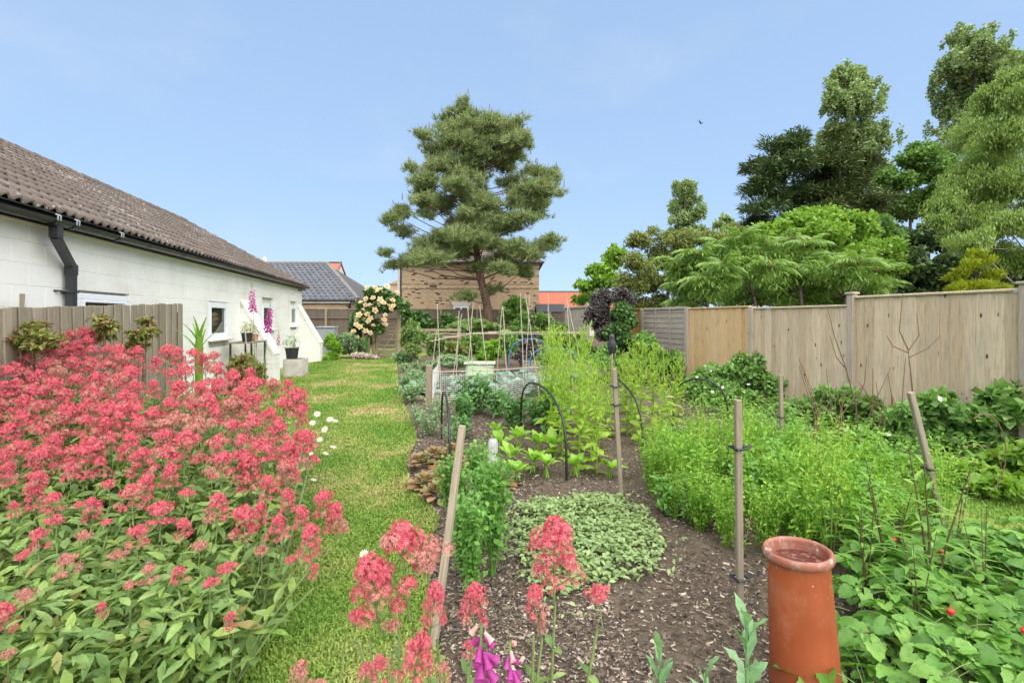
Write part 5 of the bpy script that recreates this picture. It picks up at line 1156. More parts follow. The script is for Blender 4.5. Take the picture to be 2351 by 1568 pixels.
# cluster heads into plants
H3 = []
for x, y, s, sm in HEADS:
    Z = head_Z(y, x) * random.uniform(.97, 1.03); H3.append((P(x, y, Z), s * min(1.0, Z / 2.2 + .3), sm, y))
cent = np.array([h[0][:2] for h in H3]); K = 17; ck = cent[rng.choice(len(cent), K, replace=False)]
for it in range(12):
    lab_ = np.argmin(((cent[:, None] - ck[None]) ** 2).sum(-1), 1)
    for k in range(K):
        if (lab_ == k).any(): ck[k] = cent[lab_ == k].mean(0)
order = np.argsort(ck[:, 1])
for rank, k in enumerate(order):
    mem = [H3[i] for i in range(len(H3)) if lab_[i] == k]
    if not mem: continue
    c = ck[k]; zb = float(gz(c[0], c[1])); base0 = np.array((c[0], c[1], zb))
    root = thing('red_valerian', 'coral red valerian plant in the big drift left of the lawn', 'valerian', tuple(base0), 0, 'red valerian drift')
    ext = max(.25, float(np.max([np.linalg.norm(m_[0][:2] - c) for m_ in mem])))
    for hd, s, sm, y in mem:
        b_ = c + (hd[:2] - c) * .55 + np.array((random.uniform(-.05, .05), random.uniform(-.05, .05))); b_[0] = min(b_[0], -.72 - .035 * (b_[1] - 2)); b_ = np.array((b_[0], b_[1], float(gz(b_[0], b_[1]))))
        val_stem(root, base0, hd, s, b_, sm, 3, .12)
    hmean = np.mean([m_[0][2] for m_ in mem]); n = int(900 * min(2.0, ext / .35)); rr = ext * 1.0
    a = rnd(n, 0, 6.283); q = np.sqrt(rnd(n)) * rr; zt = (hmean - zb) * .72; zz = rnd(n, .05, 1.0) ** .8 * zt * (1 - .25 * (q / rr) ** 2)
    pos = np.stack([q * np.cos(a), q * np.sin(a), zz], 1); wx, wy = pos[:, 0] + c[0], pos[:, 1] + c[1]; kp = (wx < -.74 - .035 * (wy - 2) - .35 * np.clip(wy - 4, 0, 9)) ; pos, a = pos[kp], a[kp]; n = len(a)
    V1, F1 = scat(leafT(3, .42, .22, .35, .36), pos, a - math.pi / 2 + rng.normal(0, 1.0, n), rng.normal(.15, .45, n), rng.normal(0, .4, n), rnd(n, .05, .095))
    link('leaf_mass', np_mesh('leaf_mass', [(V1, F1)], LM['valerian']), root)['kind'] = 'stuff'
# extra ground leaves at the near left corner
for (x, y, nn, w_, lab2) in ((120, 1560, 420, .42, 'low leafy valerian clump without flowers at the bottom left corner'), (270, 1520, 400, .34, 'leafy pale green valerian clump in the left foreground'), (420, 1430, 220, .2, 'small leafy valerian clump near the lawn edge in front of the drift')):
    p = G(x, y + 60, .05); root = thing('red_valerian', lab2, 'valerian', tuple(p), 0, 'red valerian drift')
    for i in range(nn // 6):
        a = random.uniform(0, 6.28); q = math.sqrt(random.random()) * w_; M4 = Matrix.Translation((q * math.cos(a), q * math.sin(a), random.uniform(.12, .42) * (1 - q / w_ * .4))) @ Euler((random.uniform(-.3, .6), random.uniform(-.4, .4), random.uniform(0, 6.28))).to_matrix().to_4x4() @ Matrix.Scale(random.uniform(.06, .10), 4)
        link('leaf', random.choice(VL), root, mat=M4)
    a = rnd(nn, 0, 6.283); q = np.sqrt(rnd(nn)) * w_; pos = np.stack([q * np.cos(a), q * np.sin(a), rnd(nn, .02, .36)], 1)
    V1, F1 = scat(leafT(3, .42, .22, .35, .36), pos, a - math.pi / 2 + rng.normal(0, 1, nn), rng.normal(.2, .5, nn), rng.normal(0, .4, nn), rnd(nn, .05, .095)); link('leaf_mass', np_mesh('leaf_mass', [(V1, F1)], LM['valerian']), root)['kind'] = 'stuff'
# foreground valerians, right of the lawn
FG = [('red valerian with open tiers of coral flowers in front of the leaning stake', (965, 1640), [(917, 1195, .30, 1.36, 0), (850, 1272, .27, 1.30, 0), (985, 1228, .24, 1.38, 0), (820, 1400, .10, 1.27, 1), (900, 1420, .10, 1.28, 1)]),
      ('red valerian with the fullest coral heads at the bottom centre', (1010, 1700), [(1003, 1335, .17, 1.22, 0), (1090, 1336, .15, 1.25, 0), (970, 1450, .16, 1.16, 0), (1075, 1470, .07, 1.2, 1), (1020, 1520, .07, 1.15, 1), (870, 1505, .12, 1.18, 0), (840, 1520, .10, 1.2, 0)]),
      ('tall thin red valerian standing against the pale herb patch', (1230, 1660), [(1275, 1187, .27, 1.33, 0), (1225, 1342, .15, 1.25, 0), (1245, 1418, .06, 1.25, 1)]),
      ('short red valerian leaning right over the bare soil', (1300, 1660), [(1372, 1342, .13, 1.25, 1)]),
      ('red valerian head cut off by the bottom edge beside the lawn', (700, 1760), [(690, 1515, .13, 1.16, 0), (730, 1560, .08, 1.15, 1)])]
for lab2, bp, hs in FG:
    b0 = P(bp[0], HY, 1.3); b0[2] = .03; root = thing('red_valerian', lab2, 'valerian', tuple(b0), 0, 'foreground red valerians')
    for x, y, s, Z, sm in hs:
        hd = P(x, y, Z); bb_ = b0 + (hd - b0) * (.35, .35, 0) + np.array((0, .0, 0)); val_stem(root, b0, hd, s * .86, bb_, sm, 5, .085)
    for i in range(14):
        M4 = Matrix.Translation((random.uniform(-.08, .08), random.uniform(-.08, .08), random.uniform(.02, .25))) @ Euler((random.uniform(0, .8), random.uniform(-.3, .3), random.uniform(0, 6.28))).to_matrix().to_4x4() @ Matrix.Scale(random.uniform(.06, .1), 4); link('leaf', random.choice(VL), root, mat=M4)

# ------------------------------------------------------------------ generic leafy plants
def leaf_objs(root, me, n, rad, h, sc, pit=(.1, .8), spread=True, name='leaf'):
    for i in range(n):
        a = i * 2.4 + random.uniform(-.3, .3); q = rad * math.sqrt((i + .5) / n); z = h * (1 - .5 * (q / max(rad, .01)) ** 2) * random.uniform(.6, 1.0)
        M4 = Matrix.Translation((q * math.cos(a), q * math.sin(a), z)) @ Euler((random.uniform(*pit), random.uniform(-.25, .25), a - math.pi / 2 + random.uniform(-.5, .5))).to_matrix().to_4x4() @ Matrix.Scale(sc * random.uniform(.75, 1.2), 4)
        link(name, random.choice(me), root, mat=M4)
def spray_me(name, seed, h, nst, spread, nleaf, ls, T, mats, tipdense=1.0, pods=0, stem_r=.003, leafpit=.3, wob_=.05):
    """a many stemmed herb: stems (material 1) with small leaves (0)"""
    rg = np.random.default_rng(seed); b = B(); P_, Y_, Pi = [], [], []
    for i in range(nst):
        a = rg.uniform(0, 6.283); e = np.array((spread * rg.uniform(.2, 1) * math.cos(a), spread * rg.uniform(.2, 1) * math.sin(a), h * rg.uniform(.7, 1.0))); s0 = e * (.15, .15, 0)
        pts = [s0, s0 * .6 + e * .4 + (0, 0, .04 * h), e * (.72, .72, .75) + rg.normal(0, wob_ * h * .3, 3), e]; b.tube(pts, [stem_r, stem_r * .8, stem_r * .6, stem_r * .3], 4, cap=False)
        t_ = rg.uniform(.12, 1, nleaf) ** (1 / tipdense); pp = np.stack([np.interp(t_, [0, .4, .75, 1], [q[k] for q in pts]) for k in range(3)], 1); P_.append(pp + rg.normal(0, ls * .55, (nleaf, 3))); Y_.append(rg.uniform(0, 6.283, nleaf)); Pi.append(rg.normal(leafpit, .5, nleaf))
    P_ = np.concatenate(P_); V, Fc = scat(T, P_, np.concatenate(Y_), np.concatenate(Pi), rg.normal(0, .4, len(P_)), rg.uniform(.6, 1.3, len(P_)) * ls)
    parts = [(V, Fc, 0)] + [(p[0], p[1], 1) for p in b.p]; return np_mesh(name, parts, mats)
def place(name, label, cat, me, spots, group=None, part='foliage', smin=.85, smax=1.15, extra=None):
    for i, sp in enumerate(spots):
        p = np.array(sp[:2]); o = thing(name, label if isinstance(label, str) else label[i], cat, (p[0], p[1], float(gz(p[0], p[1])) - .005), random.uniform(0, 6.28), group)
        c = link(part, random.choice(me), o); s = random.uniform(smin, smax) * (sp[2] if len(sp) > 2 else 1); c.scale = (s, s, s * random.uniform(.92, 1.08))
        if extra: extra(o, s)
def gp(l): return [tuple(G(q[0], q[1], .03)[:2]) + tuple(q[2:]) for q in l]
def area(poly_px, step, jit=.3, sc=None):
    pg = [G(x, y)[:2] for x, y in poly_px]; xs = [p[0] for p in pg]; ys = [p[1] for p in pg]; out = []
    y = min(ys); r_ = 0
    while y < max(ys):
        x = min(xs) + (r_ % 2) * step / 2
        while x < max(xs):
            q = (x + random.uniform(-jit, jit) * step, y + random.uniform(-jit, jit) * step)
            if inpoly(np.array([q[0]]), np.array([q[1]]), pg)[0]: out.append(q)
            x += step
        y += step * .87; r_ += 1
    return out

# bolting lime greens (tall)
def bolter(seed):
    rg = np.random.default_rng(seed); b = B(); pos, yw, pt, sc = [], [], [], []; pod = []
    H = 1.0; lean = rg.normal(0, .05, 2); b.tube([(0, 0, 0), (lean[0] * .5, lean[1] * .5, .5), (lean[0], lean[1], 1.0)], [.010, .007, .002], 5, cap=False)
    for i in range(38):
        t_ = rg.uniform(.02, .68); a = rg.uniform(0, 6.283); pos.append((lean[0] * t_, lean[1] * t_, t_)); yw.append(a); pt.append(rg.uniform(.0, .9)); sc.append(rg.uniform(.09, .18) * (1.15 - t_))
    for i in range(15):
        t_ = .34 + .6 * i / 15; a = i * 2.4; L = .30 * (1.25 - t_) + .05; e = np.array((lean[0] * t_ + L * .55 * math.cos(a), lean[1] * t_ + L * .55 * math.sin(a), t_ + L * .8)); s0 = np.array((lean[0] * t_, lean[1] * t_, t_)); b.tube([s0, s0 * .5 + e * .5 - (0, 0, .02), e], [.0035, .003, .0015], 4, cap=False)
        for j in range(13): u = rg.uniform(.2, 1); pod.append(s0 + (e - s0) * u + rg.normal(0, .006, 3))
    for j in range(26): u = rg.uniform(.75, 1.03); pod.append(np.array((lean[0] * u, lean[1] * u, u)) + rg.normal(0, .008, 3))
    V, Fc = scat(leafT(3, .5, .2, .5, .5, .02), np.array(pos), np.array(yw), np.array(pt), rg.normal(0, .3, len(pos)), np.array(sc)); n = len(pod)
    V2, F2 = scat(leafT(2, .16, .3, -.1), np.array(pod), rg.uniform(0, 6.283, n), rg.normal(.75, .35, n), rg.normal(0, .4, n), rg.uniform(.032, .062, n))
    return np_mesh('foliage', [(V, Fc, 0), (V2, F2, 0)] + [(p[0], p[1], 0) for p in b.p], [LM['lime']])
BO = [bolter(i) for i in range(5)]
SP = gp([(1262, 1010, 1.28), (1290, 1050, 1.05), (1330, 1075, 1.1), (1370, 1090, 1.0), (1300, 985, 1.3), (1345, 1000, 1.25), (1390, 985, .85), (1440, 1000, .9), (1470, 1020, 1.05), (1500, 990, 1.15), (1540, 990, 1.1), (1460, 970, 1.1), (1270, 965, 1.35), (1520, 1040, .8), (1345, 960, 1.15), (1560, 960, .9), (1425, 950, .85), (1330, 1040, 1.0), (1500, 950, 1.0), (1285, 1020, 1.15), (1375, 1030, .95), (1450, 1000, 1.1), (1310, 960, 1.25), (1530, 1010, 1.0), (1360, 1060, .95), (1250, 985, 1.25), (1400, 1005, .85)])
place('bolting_greens', 'tall lime green bolting salad plant in the middle of the bed', 'vegetable', BO, SP, 'bolting lime greens', smin=.9, smax=1.1)
# flowering rocket mass
RK = [spray_me('foliage', 20 + i, .52, 15, .16, 46, .032, leafT(2, .42, .25, .2), [LM['rocket'], LM['rocket']], 1.1) for i in range(5)]
rk_spots = area([(1478, 1165), (1560, 1225), (1640, 1290), (1720, 1310), (1850, 1330), (1960, 1310), (2180, 1260), (2150, 1190), (1900, 1110), (1760, 1060), (1660, 1040), (1560, 1060), (1470, 1100)], .215)
RK += [spray_me('foliage', 26 + i, .72, 8, .15, 34, .028, leafT(2, .3, .25, .2), [LM['lime'], LM['rocket']], 1.3) for i in range(2)] + [spray_me('foliage', 29, .36, 12, .2, 34, .06, leafT(3, .4, .25, .3), [LM['parsley'], LM['rocket']], 1.0)]
place('flowering_herb', 'feathery bright green flowering herb in the dense stand behind the pot', 'herb', RK, rk_spots, 'bright green herb stand', smin=.65, smax=1.25)
# parsley / celery column
PA = [spray_me('foliage', 40 + i, .56, 14, .10, 52, .034, leafT(2, .8, .25, .25, .6), [LM['parsley'], LM['parsley']], 1.2) for i in range(3)]
place('parsley', ['flat leaved parsley behind the leaning stake', 'flat leaved parsley with a tall shoot beside the pale herb patch', 'flat leaved parsley right against the leaning stake', 'small parsley in front of the red lettuces', 'parsley plant nearest the red valerian heads', 'bushy parsley in the middle of the parsley row', 'parsley at the back of the parsley row by the bottle'], 'herb', PA,
      gp([(1065, 1230, .95), (1130, 1330, 1.15), (1060, 1330, 1.0), (1030, 1180, .8), (1090, 1390, .95), (1110, 1270, 1.1), (1100, 1180, .9)]), 'parsley row')
# oregano carpet
def carpet(name, label, cat, pg_px, n, T, ls, mat, h, lift=.02):
    pg = [G(x, y)[:2] for x, y in pg_px]; xs = [p[0] for p in pg]; ys = [p[1] for p in pg]; X = rnd(n * 3, min(xs), max(xs)); Y = rnd(n * 3, min(ys), max(ys)); k = inpoly(X, Y, pg); X, Y = X[k][:n], Y[k][:n]; e = np.clip(edge_in(X, Y, pg, .25), 0, 1)
    keep = rnd(len(X)) < .25 + .75 * e; X, Y, e = X[keep], Y[keep], e[keep]; m = len(X)
    Zc = gz(X, Y) + lift + rnd(m) ** .7 * h * (.35 + .65 * e) * (.8 + .35 * wob(X, Y, 2.2)); V, Fc = scat(T, np.stack([X, Y, Zc], 1), rnd(m, 0, 6.283), rng.normal(.15, .35, m), rng.normal(0, .3, m), rnd(m, .6, 1.25) * ls)
    return tag(link(name, np_mesh(name, [(V, Fc)], LM[mat])), label, cat, kind='stuff')
carpet('herb_carpet', 'low carpet of pale grey green oregano leaves', 'ground cover', [(1175, 1185), (1240, 1160), (1330, 1150), (1440, 1160), (1500, 1210), (1540, 1290), (1500, 1340), (1420, 1360), (1330, 1390), (1260, 1400), (1200, 1350), (1165, 1260)], 6200, leafT(3, .62, .25, .25, .45), .040, 'oregano', .085)
carpet('herb_sprigs', 'scattered pale oregano sprigs round the edge of the herb carpet', 'ground cover', [(1150, 1180), (1440, 1135), (1560, 1220), (1590, 1340), (1480, 1400), (1300, 1470), (1190, 1420), (1140, 1280)], 620, leafT(3, .62, .25, .25, .45), .034, 'oregano', .05)
carpet('border_weeds', 'low mixed green weeds covering the border along the fence', 'ground cover', [(1640, 990), (1800, 1050), (2000, 1110), (2200, 1130), (2500, 1190), (2500, 960), (2000, 880), (1700, 850), (1560, 850), (1540, 920)], 26000, leafT(2, .5, .25, .25), .07, 'fern', .30)
# red lettuces
def lettuce_leaf(seed):
    rg = np.random.default_rng(seed); V = []; n, m = 6, 5
    for i in range(n + 1):
        t_ = i / n; w = .52 * math.sin(min(1, t_ * 1.0 + .10) * math.pi * .70)
        for j in range(m): u = (j / (m - 1) - .5) * 2; V.append((u * w, t_, .12 * t_ - .25 * t_ * t_ + .10 * u * u + rg.normal(0, .07) * (t_ > .4) * (.3 + abs(u))))
    return np.array(V), np.array([(i * m + j, i * m + j + 1, (i + 1) * m + j + 1, (i + 1) * m + j) for i in range(n) for j in range(m - 1)])
LL = [np_mesh('leaf', [leafT(5, w_, .12, d_, .66, v_)], LM['lettuce']) for w_, d_, v_ in ((.75, .35, .05), (.85, .5, .07), (.65, .2, .06), (.8, .6, .04))]
def rosette(name, label, cat, pos, me, n, size, group, pit0=.25, pit1=1.35, spr=0.0):
    o = thing(name, label, cat, (pos[0], pos[1], float(gz(pos[0], pos[1]))), random.uniform(0, 6), group)
    for i in range(n):
        t_ = i / n; a_ = i * 2.4 + 1.5708; M4 = Matrix.Translation((spr * (1 - t_) * math.cos(a_), spr * (1 - t_) * math.sin(a_), .01 + (.03 + spr * .6) * t_)) @ Euler((pit0 + (pit1 - pit0) * t_ + random.uniform(-.12, .12), random.uniform(-.15, .15), i * 2.4 + random.uniform(-.2, .2))).to_matrix().to_4x4() @ Matrix.Scale(size * (1.1 - .45 * t_) * random.uniform(.85, 1.1), 4); link('leaf', random.choice(me), o, mat=M4)
    return o
for i, (x, y, lab2) in enumerate([(965, 1075, 'bronze red lettuce at the lawn edge, leftmost'), (1000, 1060, 'bronze red lettuce at the back left of its cluster'), (1040, 1050, 'bronze red lettuce behind the edge on hoop'), (975, 1120, 'bronze red lettuce nearest the grass tuft'), (1015, 1105, 'bronze red lettuce at the foot of the edge on hoop'), (1055, 1090, 'bronze red lettuce behind the top of the leaning stake'),
                                  (1150, 1118, 'single bronze red lettuce right of the upturned bottle'), (1090, 1075, 'bronze red lettuce left of the upturned bottle'), (1005, 1145, 'bronze red lettuce closest to the camera')]):
    rosette('lettuce', lab2, 'lettuce', G(x, y, .03), LL, 30, .105, 'bronze lettuces', .35, 1.3, .075)
# chard / beet leaves
CHL = [np_mesh('leaf', [leafT(5, .5, .18, d, .58, .035), (*tube([(0, -.55, -.25), (0, -.2, -.06), (0, .05, 0)], [.035, .028, .02], 4)[:2], 0)], LM['chard']) for d in (.35, .55, .2)]
for i, (x, y, s) in enumerate([(1150, 1040, 1), (1190, 1030, 1.1), (1235, 1040, 1), (1175, 1075, .95), (1225, 1085, 1), (1270, 1050, 1.1), (1190, 1105, .85), (1255, 1100, .9), (1140, 1010, .9), (1320, 1095, .9), (1400, 1100, .8)]):
    p = G(x, y, .03); o = thing('chard', 'bright green leafy chard under the arched hoop' if i < 9 else ('small bright chard under the lime bolting plants' if i == 9 else 'small bright chard beside the tied stake'), 'chard', (p[0], p[1], float(gz(p[0], p[1]))), random.uniform(0, 6), 'chard row')
    for k in range(9): link('leaf', random.choice(CHL), o, mat=Matrix.Translation((0, 0, .10 * s)) @ Euler((random.uniform(.5, 1.3), random.uniform(-.3, .3), k * 2.4)).to_matrix().to_4x4() @ Matrix.Scale(.17 * s * random.uniform(.8, 1.2), 4))
# potatoes
PT = [spray_me('foliage', 60 + i, .46, 12, .24, 26, .085, leafT(3, .55, .25, .4, .4), [LM['potato'], LM['stem']], 1.1, stem_r=.005) for i in range(3)]
place('potato_plant', ['dark leafy potato plant in front of the wire mesh, left', 'dark leafy potato plant tallest in front of the wire mesh', 'dark leafy potato plant nearest the edge on hoop', 'dark leafy plant left of the arched hoop', 'dark leafy plant behind the arched hoop', 'low dark leafy plant under the wire mesh', 'dark leafy plant right of the arched hoop'], 'vegetable', PT, gp([(1065, 975, 1.05), (1095, 950, 1.2), (1060, 1010, .8), (1180, 985, .85), (1235, 975, 1.1), (1140, 960, .9), (1265, 990, 1.0)]), 'potato plants')
# grey green low rows by the lawn edge
GG = [spray_me('foliage', 70 + i, .30, 14, .17, 30, .036, leafT(2, .4, .25, .2), [LM['greygreen'], LM['stem']], 1.1) for i in range(3)]
place('carrot_plant', ['feathery grey green carrot tops beside the lawn, front', 'feathery grey green carrot tops beside the lawn, middle', 'feathery grey green carrot tops near the round post', 'small carrot tuft at the bed corner'], 'vegetable', GG, gp([(985, 1000, 1.2), (960, 975, 1.1), (1000, 965, 1.1), (1035, 1020, .8)]), 'carrot tops')
STL = [spray_me('foliage', 80 + i, .30, 16, .26, 24, .06, leafT(2, .65, .25, .25, .5), [LM['greygreen'], LM['stem']], 1.2) for i in range(3)]
place('low_plant', 'low grey green leafy plant along the far lawn edge', 'vegetable', STL, gp([(940, 870), (935, 895), (950, 915), (965, 880), (975, 855), (925, 855), (1000, 850), (1040, 846), (955, 850), (940, 925), (975, 900)]), 'grey green edge row')
# brassicas
def cab_leaf(seed):
    rg = np.random.default_rng(seed); V = []; n, m = 6, 5
    for i in range(n + 1):
        t_ = i / n; w = .36 * math.sin(min(1, t_ * 1.02 + .06) * math.pi * .72) + .02
        for j in range(m): u = (j / (m - 1) - .5) * 2; V.append((u * w, t_, -.28 * t_ * t_ + .16 * abs(u) ** 1.5 + rg.normal(0, .03) * abs(u)))
    return np.array(V), np.array([(i * m + j, i * m + j + 1, (i + 1) * m + j + 1, (i + 1) * m + j) for i in range(n) for j in range(m - 1)])
CL = [np_mesh('leaf', [cab_leaf(i)], LM['cabbage'], True) for i in range(3)]
for i, (x, y, s) in enumerate([(1130, 910, 1), (1170, 905, 1.1), (1210, 905, 1.1), (1250, 900, 1), (1060, 905, .9), (1100, 890, .9), (1150, 880, .9), (1200, 880, 1), (1030, 890, .8), (1080, 870, .8), (1280, 890, .9), (1320, 880, .9), (968, 905, .9)]):
    rosette('cabbage', 'blue green large leaved cabbage inside the wire mesh' if i < 12 else 'blue green cabbage leaning out beside the round post', 'cabbage', G(x, y, .03), CL, 12, .40 * s, 'brassicas', .2, 1.2)
# strawberries
def straw_leaflet(seed):
    rg = np.random.default_rng(seed); n = 11; V = [(0, 0, 0)]; 
    out = []
    for i in range(2 * n + 1):
        t_ = i / (2 * n); a = -2.75 + 5.5 * t_; r_ = (.50 + .06 * math.cos(a * 2)) * (1.0 if i % 2 else .9); out.append((math.sin(a) * r_ * .82, .52 - math.cos(math.pi - abs(a)) * -0 + math.cos(a) * r_, 0))
    out = np.array(out); out[:, 2] = .42 * np.abs(out[:, 0]) - .30 * out[:, 1] ** 2 + rg.normal(0, .02, len(out)); rib = np.array([(0, y, -.22 * y * y) for y in (0, .5, 1.0)])
    mid = np.array((0, .5, -.075)); V = np.concatenate([[mid], out]); k = len(out)
    return V, np.array([(0, i, i + 1) for i in range(1, k)])
def straw_leaf(seed):
    parts = [(*tube([(0, -.9, -.75), (0, -.4, -.22), (0, 0, 0)], .018, 4)[:2], 1)]
    for a, s in ((0, 1), (1.25, .88), (-1.25, .88)):
        V, f = straw_leaflet(seed * 3 + int(a * 7) + 20); Rm = rots(np.array([a]), np.array([.05]), np.array([0.]))[0]; parts.append(((V * s) @ Rm.T, f, 0))
    return np_mesh('leaf', parts, [LM['straw'], LM['stem']])
SL = [straw_leaf(i) for i in range(4)]
sb = area([(1935, 1330), (2050, 1345), (2200, 1310), (2420, 1280), (2700, 1420), (2700, 1760), (1930, 1760), (1960, 1600), (1950, 1480)], .215, .22)
redb = plain('strawberry_red', (.55, .03, .03), .35)
for i, p in enumerate(sb):
    o = thing('strawberry_plant', 'leafy strawberry plant in the patch right of the chimney pot', 'strawberry', (p[0], p[1], .03), 0, 'strawberry patch')
    for k in range(11):
        a = k * 2.4 + random.uniform(-.3, .3); q = random.uniform(.03, .17); link('leaf', random.choice(SL), o, mat=Matrix.Translation((q * math.cos(a), q * math.sin(a), random.uniform(.08, .25))) @ Euler((random.uniform(-.5, .5), random.uniform(-.45, .45), a - 1.57 + random.uniform(-.5, .5))).to_matrix().to_4x4() @ Matrix.Scale(random.uniform(.08, .12), 4))
    if i % 6 == 2: B().lathe([(.001, .15), (.012, .165), (.014, .178), (.001, .19)], 8).build('berry', [redb], o, (.08, -.08, .08))
for i, (x, y) in enumerate([(1870, 1600), (1960, 1575), (2020, 1545)]):
    p = G(x, y, .03); o = thing('strawberry_plant', ['strawberry plant leaf tuft in front of the chimney pot foot', 'strawberry plant overlapping the right foot of the chimney pot', 'strawberry plant just right of the chimney pot'][i], 'strawberry', tuple(p), 0, 'strawberry patch')
    for k in range(9): a = k * 2.4; link('leaf', random.choice(SL), o, mat=Matrix.Translation((.06 * math.cos(a), .06 * math.sin(a) - .02, random.uniform(.04, .12))) @ Euler((random.uniform(-.3, .3), random.uniform(-.3, .3), a - 1.57)).to_matrix().to_4x4() @ Matrix.Scale(random.uniform(.05, .075), 4))
# tall weeds with dark stems
WD = []
for i in range(3):
    rg = np.random.default_rng(90 + i); b = B(); pos, yw, pt, sc = [], [], [], []
    for s in range(3):
        e = np.array((rg.uniform(-.16, .16), rg.uniform(-.12, .12), rg.uniform(.5, .72))); b.tube([(0, 0, 0), e * (.4, .4, .5), e], [.005, .004, .002], 5, cap=False)
        for j in range(16): t_ = .15 + .85 * j / 16; pos.append(np.array((np.interp(t_, [0, .5, 1], [0, e[0] * .4, e[0]]), np.interp(t_, [0, .5, 1], [0, e[1] * .4, e[1]]), e[2] * t_))); yw.append(j * 2.4); pt.append(rg.uniform(.2, .8)); sc.append(.17 * (1.15 - t_ * .75) * rg.uniform(.7, 1.15))
    V, Fc = scat(leafT(3, .2, .25, .35), np.array(pos), np.array(yw), np.array(pt), np.zeros(len(pos)), np.array(sc)); WD.append(np_mesh('foliage', [(V, Fc, 0)] + [(p[0], p[1], 1) for p in b.p], [LM['fern'], LM['stemred']]))
place('tall_weed', ['dark stemmed weed just behind the chimney pot', 'dark stemmed weed between pot and leaning stake', 'dark stemmed weed tallest above the strawberries', 'dark stemmed weed at the foot of the leaning stake', 'dark stemmed weed at the right of the strawberry patch', 'dark stemmed weed low in the strawberries'], 'weed', WD, gp([(1990, 1400, 1.0), (2040, 1360, .95), (2140, 1400, 1.15), (2190, 1330, .9), (2260, 1420, .8), (2110, 1480, .8)]), 'dark stemmed weeds')
# glaucous poppy seedlings
PP = []
for i in range(3):
    rg = np.random.default_rng(130 + i); b = B(); b.tube([(0, 0, 0), (.01, 0, .6), (0, 0, 1)], [.03, .025, .015], 5, cap=False); pos, yw, pt, sc = [], [], [], []
    for j in range(16): t_ = .1 + .9 * j / 16; pos.append((0, 0, t_)); yw.append(j * 2.4); pt.append(.35 + .75 * t_ + rg.uniform(-.15, .15)); sc.append(.42 * (1.1 - .55 * t_) * rg.uniform(.8, 1.15))
    V, Fc = scat(leafT(6, .5, .25, .35, .45, .05), np.array(pos), np.array(yw), np.array(pt), rg.normal(0, .25, len(pos)), np.array(sc)); PP.append(np_mesh('foliage', [(V, Fc, 0)] + [(p[0], p[1], 0) for p in b.p], [LM['poppy']]))
for x, y, Z, s, lab2 in ((1715, 1415, 1.55, .28, 'tall blue green poppy seedling left of the chimney pot'), (1515, 1490, 1.45, .2, 'short blue green poppy seedling at the bottom edge'), (1620, 1540, 1.42, .16, 'smallest blue green poppy seedling between its two neighbours')):
    t3 = P(x, y, Z); h = t3[2] - .03; o = thing('poppy_seedling', lab2, 'poppy', (t3[0], t3[1], .03), random.uniform(0, 6), 'poppy seedlings'); c = link('foliage', random.choice(PP), o); c.scale = (s, s, h)

# foxgloves
def bell_me(mat):
    b = B(); b.lathe([(.10, 0), (.16, -.12), (.20, -.45), (.24, -.75), (.34, -1.0)], 9); return b.mesh('bell', [LM[mat]], True)
BELL = {'foxp': bell_me('foxp'), 'foxm': bell_me('foxm'), 'pinkbud': bell_me('pinkbud'), 'foxd': bell_me('foxd')}
def foxglove(label, top, foot, Z, bloom, bell, mat, nb=26, side=None):
    b0 = P(foot[0], HY, Z); b0[2] = .02; t3 = P(top[0], top[1], Z); o = thing('foxglove', label, 'foxglove', tuple(b0), 0, 'foxgloves'); d = t3 - b0; H = np.linalg.norm(d)
    so = B().tube([(0, 0, 0), d * .5 + (.01, 0, 0), d], [.008, .006, .002], 6, cap=False); pods = []
    a, c = bloom
    for i in range(60):
        t_ = random.uniform(.42, a); an = random.uniform(0, 6.28); pods.append(d * t_ + np.array((.018 * math.cos(an), .018 * math.sin(an), 0)))
    for i in range(24): t_ = random.uniform(c, 1.0); an = random.uniform(0, 6.28); pods.append(d * t_ + np.array((.012 * math.cos(an), .012 * math.sin(an), 0)))
    V, Fc = scat(leafT(2, .5, .4, .1), np.array(pods), rnd(len(pods), 0, 6.28), rng.normal(.4, .4, len(pods)), np.zeros(len(pods)), rnd(len(pods), .014, .028)); so.add(V, Fc, 1); so.build('stem', [LM['stem'], LM['greygreen']], o)
    for i in range(nb):
        t_ = a + (c - a) * (i + .5) / nb; an = i * 2.4; s = bell * (1.05 - .45 * i / nb); p = d * t_ + np.array((.014 * math.cos(an), .014 * math.sin(an), 0))
        M4 = Matrix.Translation(Vector(p)) @ Euler((0, 0, an)).to_matrix().to_4x4() @ Euler((0, -.75 + random.uniform(-.15, .15), 0)).to_matrix().to_4x4() @ Matrix.Scale(s, 4); link('bell', BELL[mat], o, mat=M4)
    if Z < 12: leaf_objs(o, VL, 8, .12, .25, .2)
foxglove('tallest foxglove, pink spire rising above the near buttress', (578, 650), (588, 880), 7.2, (.80, .955), .055, 'foxp', 30)
foxglove('magenta foxglove spire leaning right beside the near buttress', (622, 693), (590, 880), 7.0, (.76, .95), .055, 'foxm', 32)
foxglove('small foxglove spire behind the near buttress by the wall', (640, 762), (634, 840), 12.6, (.72, .98), .05, 'foxm', 16)
foxglove('drooping dusky pink foxglove by the white planter', (676, 778), (673, 842), 13.0, (.6, .98), .06, 'foxm', 14)
